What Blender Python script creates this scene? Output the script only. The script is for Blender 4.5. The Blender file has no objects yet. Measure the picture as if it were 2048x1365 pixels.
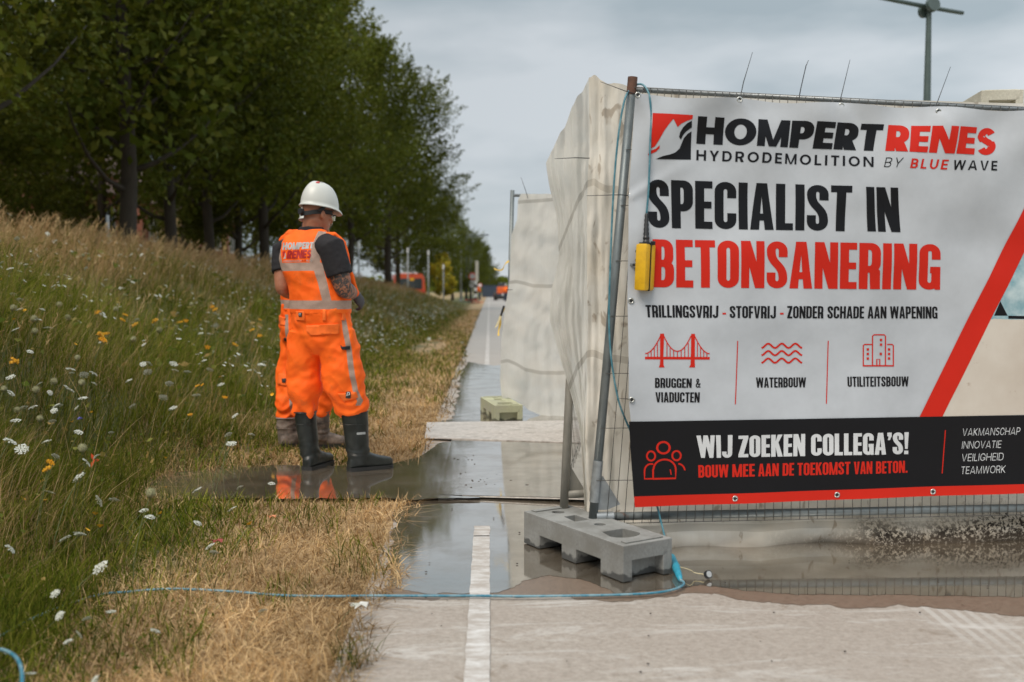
import bpy, bmesh, math, random
import numpy as np
from mathutils import Vector, Matrix, noise
from mathutils.bvhtree import BVHTree
from mathutils.geometry import tessellate_polygon
R = math.radians
SC = bpy.context.scene
COL = SC.collection
random.seed(7)
rng = np.random.default_rng(11)

# ------------------------------------------------------------------ camera
CAM_H = 1.2
F_PX = 1991.0                       # focal length in pixels of a 2048 wide frame (35 mm lens)
YAW = math.atan(45.0/F_PX)          # the road runs along +Y, the camera looks a little right of it
PITCH = math.atan(102.5/F_PX)       # and a little down
cam = bpy.data.cameras.new('camera')
cam.lens = 35.0; cam.sensor_width = 36.0; cam.clip_start = 0.05; cam.clip_end = 4000
cam.dof.use_dof = True; cam.dof.focus_distance = 5.3; cam.dof.aperture_fstop = 2.0
camo = bpy.data.objects.new('camera', cam); COL.objects.link(camo)
camo.location = (0, 0, CAM_H)
camo.rotation_euler = (math.pi/2 - PITCH, 0, -YAW)
SC.camera = camo
CM = Matrix.Rotation(-YAW, 3, 'Z') @ Matrix.Rotation(math.pi/2 - PITCH, 3, 'X')
EYE = Vector((0, 0, CAM_H))
def ray(px, py): return (CM @ Vector(((px-1024)/F_PX, -(py-682.5)/F_PX, -1))).normalized()
def P(px, py, Y):
    d = ray(px, py); return EYE + d*(Y/d.y)
def G(px, py, z=0.0):
    d = ray(px, py); return EYE + d*((z-CAM_H)/d.z)

# ------------------------------------------------------------------ world: overcast sky over a Nishita sky
SUN_EL, SUN_AZ = R(54), R(218)      # azimuth measured from +Y towards +X
w = bpy.data.worlds.new('World'); SC.world = w; w.use_nodes = True
nt = w.node_tree; nt.nodes.clear()
def N(t, **k):
    n = nt.nodes.new(t)
    for a, b in k.items(): setattr(n, a, b)
    return n
out = N('ShaderNodeOutputWorld'); bg = N('ShaderNodeBackground'); bg.inputs[1].default_value = 0.10
sky = N('ShaderNodeTexSky', sky_type='NISHITA', sun_disc=False, sun_elevation=SUN_EL, sun_rotation=SUN_AZ)
tc = N('ShaderNodeTexCoord')
sep = N('ShaderNodeSeparateXYZ'); nt.links.new(tc.outputs['Generated'], sep.inputs[0])
mp = N('ShaderNodeMapping'); mp.inputs['Scale'].default_value = (1.0, 1.0, 3.2); mp.inputs['Location'].default_value = (1.35, .2, .4); nt.links.new(tc.outputs['Generated'], mp.inputs[0])
nz = N('ShaderNodeTexNoise'); nz.inputs['Scale'].default_value = 2.6; nz.inputs['Detail'].default_value = 5; nz.inputs['Roughness'].default_value = .5
nt.links.new(mp.outputs[0], nz.inputs['Vector'])
rp = N('ShaderNodeValToRGB')
rp.color_ramp.elements[0].position = .40; rp.color_ramp.elements[0].color = (.385, .455, .495, 1)
rp.color_ramp.elements[1].position = .60; rp.color_ramp.elements[1].color = (.635, .68, .715, 1)
nt.links.new(nz.outputs[0], rp.inputs[0])
mr = N('ShaderNodeMapRange'); mr.inputs[1].default_value = .26; mr.inputs[2].default_value = 1.0
mr.inputs[3].default_value = 9.9; mr.inputs[4].default_value = 24.0      # overcast: zenith brighter than horizon
nt.links.new(sep.outputs[2], mr.inputs[0])
vm = N('ShaderNodeVectorMath', operation='SCALE'); nt.links.new(rp.outputs[0], vm.inputs[0]); ma = N('ShaderNodeMath', operation='MULTIPLY_ADD'); ma.inputs[1].default_value = .26; ma.inputs[2].default_value = .98; nt.links.new(sep.outputs[0], ma.inputs[0])
mm = N('ShaderNodeMath', operation='MULTIPLY'); nt.links.new(mr.outputs[0], mm.inputs[0]); nt.links.new(ma.outputs[0], mm.inputs[1]); nt.links.new(mm.outputs[0], vm.inputs['Scale'])
mx = N('ShaderNodeMix', data_type='RGBA'); mx.inputs[0].default_value = .93
nt.links.new(sky.outputs[0], mx.inputs[6]); nt.links.new(vm.outputs[0], mx.inputs[7])
nt.links.new(mx.outputs[2], bg.inputs[0]); nt.links.new(bg.outputs[0], out.inputs[0])
sun = bpy.data.lights.new('sun', 'SUN'); sun.energy = 2.7; sun.angle = R(30); sun.color = (1, .90, .78)
suno = bpy.data.objects.new('sun', sun); COL.objects.link(suno)
sd = Vector((math.sin(SUN_AZ)*math.cos(SUN_EL), math.cos(SUN_AZ)*math.cos(SUN_EL), math.sin(SUN_EL)))
suno.rotation_euler = sd.to_track_quat('Z', 'Y').to_euler()
SC.view_settings.view_transform = 'Standard'; SC.view_settings.look = 'None'
SC.view_settings.exposure = 0.0; SC.view_settings.gamma = 1.0
SC.cycles.max_bounces = 8; SC.cycles.transparent_max_bounces = 12

# ------------------------------------------------------------------ helpers
def tag(o, label=None, cat=None, group=None, kind=None):
    if label: o['label'] = label
    if cat: o['category'] = cat
    if group: o['group'] = group
    if kind: o['kind'] = kind
    return o
def empty(name, loc=(0, 0, 0), rz=0):
    o = bpy.data.objects.new(name, None); COL.objects.link(o)
    o.empty_display_size = .2; o.location = loc; o.rotation_euler = (0, 0, rz); return o
def link(name, me, parent=None, world=False):
    o = bpy.data.objects.new(name, me); COL.objects.link(o)
    if parent is not None:
        o.parent = parent
        if world: o.matrix_parent_inverse = Matrix.LocRotScale(parent.location, parent.rotation_euler, parent.scale).inverted()
    return o
def kids(o): return [c for c in bpy.data.objects if c.parent == o]
def copy_tree(o, parent=None, cm=None):
    c = o.copy(); COL.objects.link(c)
    if parent is not None: c.parent = parent
    for ch in (cm[o.name] if cm else kids(o)): copy_tree(ch, c, cm)
    return c
class MB:
    def __init__(s): s.v = []; s.f = []
    def add(s, v, f):
        b = len(s.v); s.v += [Vector(p) for p in v]; s.f += [tuple(i+b for i in q) for q in f]; return s
    def box(s, c, d, rot=None, bev=0.0):
        c = Vector(c); x, y, z = d[0]/2, d[1]/2, d[2]/2
        if bev <= 0:
            vs = [Vector((i, j, k)) for i in (-x, x) for j in (-y, y) for k in (-z, z)]
            fs = [(0, 1, 3, 2), (4, 6, 7, 5), (0, 4, 5, 1), (2, 3, 7, 6), (0, 2, 6, 4), (1, 5, 7, 3)]
        else:
            bm = bmesh.new(); bmesh.ops.create_cube(bm, size=1)
            for v in bm.verts: v.co = Vector((v.co.x*d[0], v.co.y*d[1], v.co.z*d[2]))
            bmesh.ops.bevel(bm, geom=bm.edges[:], offset=bev, segments=2, affect='EDGES', profile=.6)
            bm.verts.index_update()
            vs = [v.co.copy() for v in bm.verts]; fs = [tuple(v.index for v in f.verts) for f in bm.faces]; bm.free()
        if rot is not None: vs = [rot @ v for v in vs]
        return s.add([v+c for v in vs], fs)
    def tube(s, pts, rad, n=10, cap=True, sq=1.0):
        pts = [Vector(p) for p in pts]; m = len(pts)
        rad = rad if hasattr(rad, '__len__') else [rad]*m
        up = None; vs = []
        for i, p in enumerate(pts):
            t = (pts[min(i+1, m-1)]-pts[max(i-1, 0)]).normalized()
            if up is None:
                up = Vector((0, 0, 1)) if abs(t.z) < .9 else Vector((0, 1, 0))
            a = (up - t*up.dot(t)).normalized(); b = t.cross(a); up = a
            for k in range(n):
                an = 2*math.pi*k/n
                vs.append(p + a*math.cos(an)*rad[i] + b*math.sin(an)*rad[i]*sq)
        fs = [(i*n+k, i*n+(k+1) % n, (i+1)*n+(k+1) % n, (i+1)*n+k) for i in range(m-1) for k in range(n)]
        if cap: fs += [tuple(range(n))[::-1], tuple((m-1)*n+k for k in range(n))]
        return s.add(vs, fs)
    def loft(s, rings, n=24, cap=True, pw=2.0):
        """rings: (centre, right axis, front axis, half width, half depth)"""
        vs = []
        for (c, r, f, a, b) in rings:
            for k in range(n):
                an = 2*math.pi*k/n; ca, sa = math.cos(an), math.sin(an)
                ca = math.copysign(abs(ca)**(2/pw), ca); sa = math.copysign(abs(sa)**(2/pw), sa)
                vs.append(Vector(c) + Vector(r)*a*ca + Vector(f)*b*sa)
        m = len(rings)
        fs = [(i*n+k, i*n+(k+1) % n, (i+1)*n+(k+1) % n, (i+1)*n+k) for i in range(m-1) for k in range(n)]
        if cap: fs += [tuple(range(n))[::-1], tuple((m-1)*n+k for k in range(n))]
        return s.add(vs, fs)
    def ball(s, c, rad, n=16, m=10, rot=None):
        c = Vector(c); vs = []; fs = []
        rad = rad if hasattr(rad, '__len__') else (rad,)*3
        for i in range(m+1):
            th = math.pi*i/m
            for k in range(n):
                ph = 2*math.pi*k/n
                v = Vector((rad[0]*math.sin(th)*math.cos(ph), rad[1]*math.sin(th)*math.sin(ph), rad[2]*math.cos(th)))
                vs.append(c + (rot @ v if rot is not None else v))
        for i in range(m):
            for k in range(n): fs.append((i*n+k, (i+1)*n+k, (i+1)*n+(k+1) % n, i*n+(k+1) % n))
        return s.add(vs, fs)
    def prism(s, poly, o, ux, uy, un, t):
        """extrude a 2-D polygon (in axes ux, uy at o) by t along un"""
        n = len(poly); o = Vector(o)
        vs = [o+ux*p[0]+uy*p[1] for p in poly] + [o+ux*p[0]+uy*p[1]+un*t for p in poly]
        fs = [(i, (i+1) % n, n+(i+1) % n, n+i) for i in range(n)]
        tr = tessellate_polygon([[Vector((p[0], p[1], 0)) for p in poly]])
        fs += [tuple(a) for a in tr] + [tuple(n+i for i in a[::-1]) for a in tr]
        return s.add(vs, fs)
    def mesh(s, name, mat=None, smooth=False, weld=0.0, fix=True, auto=None):
        bm = bmesh.new()
        vs = [bm.verts.new(v) for v in s.v]
        for f in s.f:
            if len(set(f)) < 3: continue
            try: bm.faces.new([vs[i] for i in f])
            except ValueError: pass
        if weld > 0: bmesh.ops.remove_doubles(bm, verts=bm.verts[:], dist=weld)
        if fix: bmesh.ops.recalc_face_normals(bm, faces=bm.faces[:])
        me = bpy.data.meshes.new(name); bm.to_mesh(me); bm.free()
        if mat: me.materials.append(mat)
        if smooth: me.shade_smooth()
        if auto is not None:
            me.shade_smooth(); me.set_sharp_from_angle(angle=R(auto))
        return me
    def build(s, name, mat, parent=None, smooth=False, world=True, weld=0.0, auto=None, fix=True):
        return link(name, s.mesh(name, mat, smooth, weld, fix, auto), parent, world)

def np_mesh(name, V, F, mat, cols=None, uv=None, smooth=False):
    me = bpy.data.meshes.new(name); V = np.asarray(V, np.float32); F = np.asarray(F, np.int32)
    me.vertices.add(len(V)); me.vertices.foreach_set('co', V.ravel())
    m, k = F.shape
    me.loops.add(m*k); me.loops.foreach_set('vertex_index', F.ravel())
    me.polygons.add(m); me.polygons.foreach_set('loop_start', np.arange(0, m*k, k, dtype=np.int32))
    if smooth: me.polygons.foreach_set('use_smooth', np.ones(m, bool))
    me.update(calc_edges=True)
    if cols is not None:
        a = me.attributes.new('col', 'FLOAT_COLOR', 'POINT')
        c = np.ones((len(V), 4), np.float32); c[:, :3] = cols; a.data.foreach_set('color', c.ravel())
    if uv is not None:
        a = me.uv_layers.new(name='UVMap'); a.data.foreach_set('uv', np.asarray(uv, np.float32)[F.ravel()].ravel())
    me.materials.append(mat)
    return me
def grid_mesh(name, fn, nu, nv, mat, uvf=None, smooth=True, cols=None):
    V = []; UV = []
    for j in range(nv+1):
        for i in range(nu+1):
            V.append(fn(i/nu, j/nv)); UV.append(uvf(i/nu, j/nv) if uvf else (i/nu, j/nv))
    F = [(j*(nu+1)+i, j*(nu+1)+i+1, (j+1)*(nu+1)+i+1, (j+1)*(nu+1)+i) for j in range(nv) for i in range(nu)]
    return np_mesh(name, np.array([tuple(v) for v in V]), F, mat, uv=UV, smooth=smooth)
def evaluated(ob):
    dg = bpy.context.evaluated_depsgraph_get(); dg.update()
    return bpy.data.meshes.new_from_object(ob.evaluated_get(dg))
def remesh(mb, name, mat, voxel, it=4, fac=.5):
    me = mb.mesh(name, None); o = bpy.data.objects.new(name, me); COL.objects.link(o)
    m = o.modifiers.new('r', 'REMESH'); m.mode = 'VOXEL'; m.voxel_size = voxel; m.use_smooth_shade = True
    s = o.modifiers.new('s', 'SMOOTH'); s.iterations = it; s.factor = fac
    res = evaluated(o); bpy.data.objects.remove(o); bpy.data.meshes.remove(me)
    res.name = name; res.materials.clear(); res.materials.append(mat); res.shade_smooth()
    return res
def boolean(base, cutters, name, mat, bev=0.0):
    o = link(name, base.mesh(name, mat)); cs = []
    for c in cutters:
        k = link(name, c.mesh(name)); cs.append(k)
        m = o.modifiers.new('b', 'BOOLEAN'); m.operation = 'DIFFERENCE'; m.object = k; m.solver = 'EXACT'
    if bev:
        b = o.modifiers.new('v', 'BEVEL'); b.width = bev; b.segments = 2; b.limit_method = 'ANGLE'; b.angle_limit = R(40)
    res = evaluated(o); bpy.data.objects.remove(o)
    for k in cs: bpy.data.objects.remove(k)
    res.name = name; return res
def sstep(a, b, x):
    t = min(1, max(0, (x-a)/(b-a))); return t*t*(3-2*t)
def sstepn(a, b, x):
    t = np.clip((x-a)/(b-a), 0, 1); return t*t*(3-2*t)
def lerp(a, b, t): return a+(b-a)*t
def interp(x, xs, ys): return float(np.interp(x, xs, ys))
def catmull(pts, n=8):
    pts = [Vector(p) for p in pts]; o = []
    for i in range(len(pts)-1):
        p0, p1, p2, p3 = pts[max(i-1, 0)], pts[i], pts[i+1], pts[min(i+2, len(pts)-1)]
        for k in range(n):
            t = k/n
            o.append(.5*((2*p1)+(p2-p0)*t+(2*p0-5*p1+4*p2-p3)*t*t+(3*p1-p0-3*p2+p3)*t**3))
    o.append(pts[-1]); return o

# ------------------------------------------------------------------ materials
class NT:
    """small node-graph writer for one material"""
    def __init__(s, name):
        s.m = bpy.data.materials.new(name); s.m.use_nodes = True; s.t = s.m.node_tree
        s.p = s.t.nodes['Principled BSDF']; s.out = s.t.nodes['Material Output']; s.o = None
    def n(s, t, **k):
        x = s.t.nodes.new(t)
        for a, b in k.items(): setattr(x, a, b)
        return x
    def l(s, a, b): s.t.links.new(a, b)
    def setv(s, inp, v):
        if hasattr(v, 'is_linked'): s.l(v, inp)
        elif isinstance(v, (tuple, list)) and len(v) == 3 and inp.type == 'RGBA': inp.default_value = (*v, 1)
        else: inp.default_value = v
    def coord(s, kind='Object', scale=(1, 1, 1), rot=(0, 0, 0)):
        c = s.n('ShaderNodeTexCoord'); m = s.n('ShaderNodeMapping'); m.inputs['Scale'].default_value = scale; m.inputs['Rotation'].default_value = rot
        s.l(c.outputs[kind], m.inputs[0]); return m.outputs[0]
    def noise(s, scale=5, detail=4, rough=.55, vec=None, dist=0):
        x = s.n('ShaderNodeTexNoise'); x.inputs['Scale'].default_value = scale; x.inputs['Detail'].default_value = detail
        x.inputs['Roughness'].default_value = rough; x.inputs['Distortion'].default_value = dist
        s.l(vec if vec is not None else s.coord(), x.inputs['Vector']); return x.outputs[0]
    def voro(s, scale=5, vec=None, feature='F1', rnd=1):
        x = s.n('ShaderNodeTexVoronoi', feature=feature); x.inputs['Scale'].default_value = scale; x.inputs['Randomness'].default_value = rnd
        s.l(vec if vec is not None else s.coord(), x.inputs['Vector']); return x.outputs[0]
    def ramp(s, v, a, b, lo=0., hi=1.):
        x = s.n('ShaderNodeMapRange'); x.inputs[1].default_value = a; x.inputs[2].default_value = b
        x.inputs[3].default_value = lo; x.inputs[4].default_value = hi; s.l(v, x.inputs[0]); return x.outputs[0]
    def mix(s, f, a, b, mode='MIX'):
        x = s.n('ShaderNodeMix', data_type='RGBA', blend_type=mode)
        s.setv(x.inputs[0], f); s.setv(x.inputs[6], a); s.setv(x.inputs[7], b); return x.outputs[2]
    def math(s, op, a, b=0.):
        x = s.n('ShaderNodeMath', operation=op); s.setv(x.inputs[0], a); s.setv(x.inputs[1], b); return x.outputs[0]
    def attr(s, name, out='Color'):
        x = s.n('ShaderNodeAttribute', attribute_name=name); return x.outputs[out]
    def xyz(s, v):
        x = s.n('ShaderNodeSeparateXYZ'); s.l(v, x.inputs[0]); return x.outputs
    def bump(s, h, strength=.3, dist=.01):
        x = s.n('ShaderNodeBump'); x.inputs['Strength'].default_value = strength; x.inputs['Distance'].default_value = dist
        s.l(h, x.inputs['Height']); s.l(x.outputs[0], s.p.inputs['Normal']); return s
    def set(s, base=None, rough=None, metal=None, spec=None, ior=None):
        if base is not None: s.setv(s.p.inputs['Base Color'], base)
        if rough is not None: s.setv(s.p.inputs['Roughness'], rough)
        if metal is not None: s.setv(s.p.inputs['Metallic'], metal)
        if spec is not None: s.setv(s.p.inputs['Specular IOR Level'], spec)
        if ior is not None: s.setv(s.p.inputs['IOR'], ior)
        return s
    def translucent(s, col, f):
        t = s.n('ShaderNodeBsdfTranslucent'); s.setv(t.inputs[0], col); x = s.n('ShaderNodeMixShader'); s.setv(x.inputs[0], f)
        s.l(s.p.outputs[0], x.inputs[1]); s.l(t.outputs[0], x.inputs[2]); s.l(x.outputs[0], s.out.inputs[0]); return s
def plain(name, c, rough=.6, var=.25, scale=12, metal=0., bump=.15, spec=.5, detail=5):
    m = NT(name); f = m.noise(scale, detail)
    d = tuple(x*(1-var) for x in c); b = tuple(min(1, x*(1+var*.6)) for x in c)
    m.set(m.mix(m.ramp(f, .3, .7), d, b), m.ramp(f, .3, .7, max(.03, rough-.08), min(1, rough+.08)), metal, spec)
    if bump: m.bump(f, bump, .01)
    return m.m
M = {}
# ------------------------------------------------------------------ terrain
def hgt(X, Y):
    X = np.asarray(X, float); Y = np.asarray(Y, float)
    fade = 1 - sstepn(62, 92, Y)
    edge = 1.85 + .25*np.sin(Y*.7) + .12*np.sin(Y*2.3+1) + 1.0*np.exp(-((Y-6.2)/.75)**2)
    s = np.clip((-X-edge)/4.1, 0, 1); s = s*s*(3-2*s)*.55 + s*.45
    back = sstepn(8.2, 12.5, -X)
    n = .05*np.sin(X*2.1+Y*.9)*np.sin(Y*1.3-X*.6) + .02*np.sin(X*6.1)*np.sin(Y*5.3)
    return fade*((1.22+.42*(1-.42*sstepn(8, 26, Y)-.58*sstepn(34, 52, Y)))*s*(1-back*.8) + n*s) - .012 - .02*sstepn(.0, .5, -X-.4)*0
def hz(X, Y): return float(hgt(X, Y))
def T(px, py, off=0.0):
    """where the view ray through a pixel of the photograph meets the meadow (raised by off)"""
    d = ray(px, py); t = 1.5
    while t < 120:
        p = EYE + d*t
        if p.z < hz(p.x, p.y)+off: return p
        t += .03 + t*.002
    return EYE + d*60
def in_poly(X, Y, poly):
    X = np.asarray(X); Y = np.asarray(Y); r = np.zeros(X.shape, bool); n = len(poly)
    for i in range(n):
        x1, y1 = poly[i]; x2, y2 = poly[(i+1) % n]
        c = ((y1 > Y) != (y2 > Y)) & (X < (x2-x1)*(Y-y1)/((y2-y1) if y2 != y1 else 1e-9)+x1); r ^= c
    return r

# ground to the horizon
m = NT('far_ground'); f = m.noise(.05, 6); m.set(m.mix(f, (.10, .11, .045), (.2, .17, .09)), .9); M['far_ground'] = m.m
o = MB().box((0, 900, -.55), (3600, 3600, .4)).build('ground', M['far_ground']); tag(o, kind='structure')
# verge and berm
m = NT('verge_soil'); x = m.xyz(m.coord()); n1 = m.noise(1.1, 5); n2 = m.noise(28, 5, .7); n3 = m.noise(5, 5)
ed = m.math('ADD', x[0], m.ramp(n1, .3, .7, -.55, .55))
straw = m.mix(m.ramp(n2, .3, .7), (.20, .125, .06), (.52, .36, .19)); green = m.mix(m.ramp(n2, .3, .7), (.035, .045, .012), (.13, .13, .045))
c = m.mix(m.ramp(ed, -1.9, -1.2), green, straw)
c = m.mix(m.ramp(x[0], -4.2, -5.8, 0, .8), c, m.mix(n3, (.2, .14, .06), (.36, .25, .12)))
m.set(c, .95).bump(n2, .6, .03); M['verge'] = m.m
xs = np.concatenate([np.arange(-60, -14, 2.0), np.arange(-14, -2.6, .2), np.arange(-2.6, -.40, .05), [-.40]])
ys = np.concatenate([np.arange(-3, 14, .1), np.arange(14, 40, .4), np.arange(40, 140, 2), np.arange(140, 420, 20)])
XX, YY = np.meshgrid(xs, ys); ZZ = hgt(XX, YY)
XX = XX.copy(); e = XX > -.9
XX[e] += (.05*np.sin(YY*3.1)+.04*np.sin(YY*7.7+.5)+.025*np.sin(YY*17))[e]*((XX[e]+.9)/.5) - (sstepn(8, 40, YY)*.1)[e]*((XX[e]+.9)/.5)
V = np.stack([XX, YY, ZZ], -1).reshape(-1, 3); nx_, ny_ = len(xs), len(ys)
I = np.arange(nx_*ny_).reshape(ny_, nx_)
F = np.stack([I[:-1, :-1], I[:-1, 1:], I[1:, 1:], I[1:, :-1]], -1).reshape(-1, 4)
o = link('verge_ground', np_mesh('verge_ground', V, F, M['verge'], smooth=True)); tag(o, kind='structure')

# road
m = NT('road_surface'); co = m.coord(); x = m.xyz(co)
agg = m.voro(160, co); n1 = m.noise(1.3, 6, .6, co); n2 = m.noise(45, 6, .75, co); n3 = m.noise(5, 6, .65, co, 1.5)
sc_ = m.noise(2.2, 6, .7, m.coord(scale=(.55, 2.4, 1)), 1.0)
c = m.mix(m.ramp(n2, .3, .72), (.225, .19, .157), (.43, .385, .338))
c = m.mix(m.ramp(n1, .35, .7, 0, .55), c, (.30, .255, .22))
c = m.mix(m.ramp(agg, .0, .35, .5, 0), c, (.55, .43, .34)); c = m.mix(m.ramp(m.noise(210, 3, .6, co), .58, .72, 0, .45), c, (.16, .13, .11))
c = m.mix(m.ramp(sc_, .52, .66, 0, .75), c, (.52, .495, .465))
c = m.mix(m.ramp(n3, .61, .67, 0, .65), c, (.21, .165, .125))
tk = m.n('ShaderNodeTexWave', wave_type='BANDS', bands_direction='X'); tk.inputs['Scale'].default_value = 6.5; tk.inputs['Distortion'].default_value = .6; m.l(m.coord(rot=(0, 0, R(2))), tk.inputs['Vector']); tm = m.math('MULTIPLY', m.ramp(m.math('ABSOLUTE', m.math('SUBTRACT', x[0], 1.74)), .16, .10), m.ramp(n1, .38, .6)); c = m.mix(m.math('MULTIPLY', tm, m.ramp(tk.outputs[0], .35, .7, .06, .5)), c, (.52, .50, .47))
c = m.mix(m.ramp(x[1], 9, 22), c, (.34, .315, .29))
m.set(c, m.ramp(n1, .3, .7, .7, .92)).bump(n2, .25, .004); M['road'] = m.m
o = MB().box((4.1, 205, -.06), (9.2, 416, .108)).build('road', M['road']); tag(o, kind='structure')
o = MB().box((60, 205, -.09), (102.6, 416, .15)).build('roadside_ground', M['far_ground']); tag(o, kind='structure')

def outline(px, z, amp=.02, seg=.02, closed=True, raw=False):
    pts = [Vector((p[0], p[1], z)) for p in px] if raw else [G(a, b, z) for a, b in px]; o = []
    for i in range(len(pts)):
        a, b = pts[i], pts[(i+1) % len(pts)]; n = max(1, int((b-a).length/seg))
        for k in range(n):
            p = a.lerp(b, k/n); q = p*6.0; nn = noise.noise_vector(Vector((q.x, q.y, 3.1))) + noise.noise_vector(Vector((q.x*3.3, q.y*3.3, 9.7)))*.5 + noise.noise_vector(Vector((q.x*11, q.y*11, 4.7)))*.35
            o.append(Vector((p.x+nn.x*amp, p.y+nn.y*amp, z)))
    return o
def sheet(name, pts, mat):
    tr = tessellate_polygon([pts]); mb = MB(); mb.add(pts, [tuple(t) for t in tr])
    me = mb.mesh(name, mat, weld=1e-5)
    if me.polygons and sum(p.normal.z for p in me.polygons) < 0: me.flip_normals()
    o = link(name, me); tag(o, kind='structure'); return o
# wet, uncovered tarmac around the water
m = NT('wet_tarmac'); n2 = m.noise(70, 6, .75); a = m.voro(150)
c = m.mix(m.ramp(n2, .3, .7), (.105, .072, .050), (.235, .170, .125)); c = m.mix(m.ramp(a, 0, .3, .35, 0), c, (.34, .24, .17))
m.set(c, m.ramp(n2, .3, .7, .25, .5), spec=.6).bump(n2, .25, .004); M['wet'] = m.m
sheet('wet_road', outline([(760, 1196), (990, 1197), (1120, 1192), (1240, 1208), (1330, 1200), (1385, 1184), (1450, 1190), (1550, 1208), (1700, 1212), (1880, 1214), (2000, 1232), (2200, 1246), (2600, 1250), (2600, 1000), (800, 1000)], -.0045, .045), M['wet'])
# muddy standing water
m = NT('puddle_water'); n1 = m.noise(2.2, 4); n2 = m.noise(60, 3, .6, m.coord(scale=(1, 1.8, 1)))
m.set(m.mix(n1, (.115, .090, .062), (.155, .125, .092)), .9, spec=0).bump(n2, .016, .004)
g_ = m.n('ShaderNodeBsdfGlossy'); g_.inputs['Roughness'].default_value = .022; g_.inputs['Color'].default_value = (.95, .94, .92, 1); bp = [n for n in m.t.nodes if n.type == 'BUMP'][0]; m.l(bp.outputs[0], g_.inputs['Normal'])
n4_ = m.noise(3.5, 5, .65); m.l(m.ramp(n4_, .45, .7, .012, .11), g_.inputs['Roughness']); fr_ = m.n('ShaderNodeFresnel'); fr_.inputs['IOR'].default_value = 4.0; ms = m.n('ShaderNodeMixShader'); m.l(m.math('MULTIPLY', m.ramp(fr_.outputs[0], .25, .75, .62, .92), m.ramp(n4_, .42, .68, 1., .80)), ms.inputs[0]); m.l(m.p.outputs[0], ms.inputs[1]); m.l(g_.outputs[0], ms.inputs[2]); m.l(ms.outputs[0], m.out.inputs[0]); M['water'] = m.m
sheet('puddle_water', outline([(770, 1174), (850, 1188), (940, 1187), (995, 1186), (1040, 1160), (1100, 1152), (1160, 1160), (1235, 1186), (1330, 1176), (1400, 1168), (1480, 1178), (1560, 1188), (1700, 1191), (1880, 1190), (2000, 1193), (2300, 1196), (2600, 1196), (2600, 1000), (800, 992)], -.003, .03), M['water'])
MUD = outline([(255, 1002), (300, 985), (290, 965), (345, 945), (440, 938), (560, 930), (690, 932), (790, 926), (840, 915), (865, 895), (885, 884), (940, 884), (960, 996), (880, 997), (830, 999), (760, 996), (640, 998), (520, 996), (400, 1000)], .0125, .03)
MUDP = [(p.x, p.y) for p in MUD]
sheet('mud_puddle_water', MUD, M['water'])
sheet('far_puddle_water', outline([(820, 850), (905, 838), (915, 800), (918, 770), (925, 740), (938, 724), (960, 728), (990, 732), (1015, 727), (1120, 735), (1300, 760), (1300, 850)], .004, .05, .1), M['water'])
# steel road plates across the road
m = NT('plate'); n1 = m.noise(3, 5, .65); n2 = m.noise(30, 5, .7); n3 = m.noise(7, 4, .6, m.coord(scale=(1, 3, 1)))
c = m.mix(m.ramp(n2, .3, .7), (.34, .31, .28), (.60, .56, .52)); c = m.mix(m.ramp(n3, .55, .68, 0, .8), c, (.22, .20, .17))
m.set(c, m.ramp(n1, .3, .7, .45, .8)).bump(n2, .3, .003); M['plate'] = m.m
def slab(name, c4, z0, z1, mat, label):
    mb = MB(); vs = [Vector((p.x, p.y, z0)) for p in c4] + [Vector((p.x, p.y, z1)) for p in c4]
    mb.add(vs, [(0, 1, 2, 3), (4, 5, 6, 7), (0, 1, 5, 4), (1, 2, 6, 5), (2, 3, 7, 6), (3, 0, 4, 7)])
    o = mb.build(name, mat); tag(o, label, 'road plate', 'road plates laid across the path'); return o
a, b = G(872, 994), G(1180, 1006); d = (b-a).normalized()
A0 = Vector((-.30, a.y+(-.30-a.x)*d.y/d.x, .0105)); A1 = Vector((3.3, a.y+(3.3-a.x)*d.y/d.x, .062))
e0 = G(880, 874, .03); e1 = G(1160, 882, .045); d2 = (e1-e0).normalized()
B0 = Vector((-.52, e0.y+(-.52-e0.x)*d2.y/d2.x, .018)); B1 = Vector((3.3, e0.y+(3.3-e0.x)*d2.y/d2.x, .068))
bl = G(853, 842, .03); C0 = Vector((-.56, bl.y, .018)); C1 = Vector((3.3, bl.y-.12, .068))
M['shade_steel'] = plain('gap_shade', (.045, .04, .035), .6, .4, 30)  # near-black strips under the plates: shade of the gap put into their colour
def plate(label, c4, mat):
    """a thin plate over two near-black strips set back under it, added as the shade of the gap"""
    e = empty('road_plate', (c4[0].x, c4[0].y, 0)); tag(e, label, 'road plate', 'road plates laid across the path'); mb = MB()
    mb.add([p-Vector((0, 0, .007)) for p in c4]+c4, [(0, 1, 2, 3), (4, 5, 6, 7), (0, 1, 5, 4), (1, 2, 6, 5), (2, 3, 7, 6), (3, 0, 4, 7)]); mb.build('deck', mat, e)
    for p, q, r_ in ((c4[0], c4[1], c4[3]), (c4[3], c4[2], c4[0])):
        o1 = (r_-p).normalized()*.06; mb = MB(); f_ = lambda v, z: Vector((v.x, v.y, z)); p1, q1 = p+o1, q+o1; p2, q2 = p+o1*1.6, q+o1*1.6
        vs = [f_(p1, -.02), f_(q1, -.02), f_(q2, -.02), f_(p2, -.02), f_(p1, p.z-.0075), f_(q1, q.z-.0075), f_(q2, q.z-.0075), f_(p2, p.z-.0075)]
        mb.add(vs, [(0, 1, 2, 3), (4, 5, 6, 7), (0, 1, 5, 4), (1, 2, 6, 5), (2, 3, 7, 6), (3, 0, 4, 7)]); mb.build('shade_strip', M['shade_steel'], e)
plate('flooded road plate lying under a skin of water in front of the dry one', [A0, A1, Vector((B1.x, B1.y-.06, .058)), Vector((-.30, B0.y-.05, .0105))], M['plate'])
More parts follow.
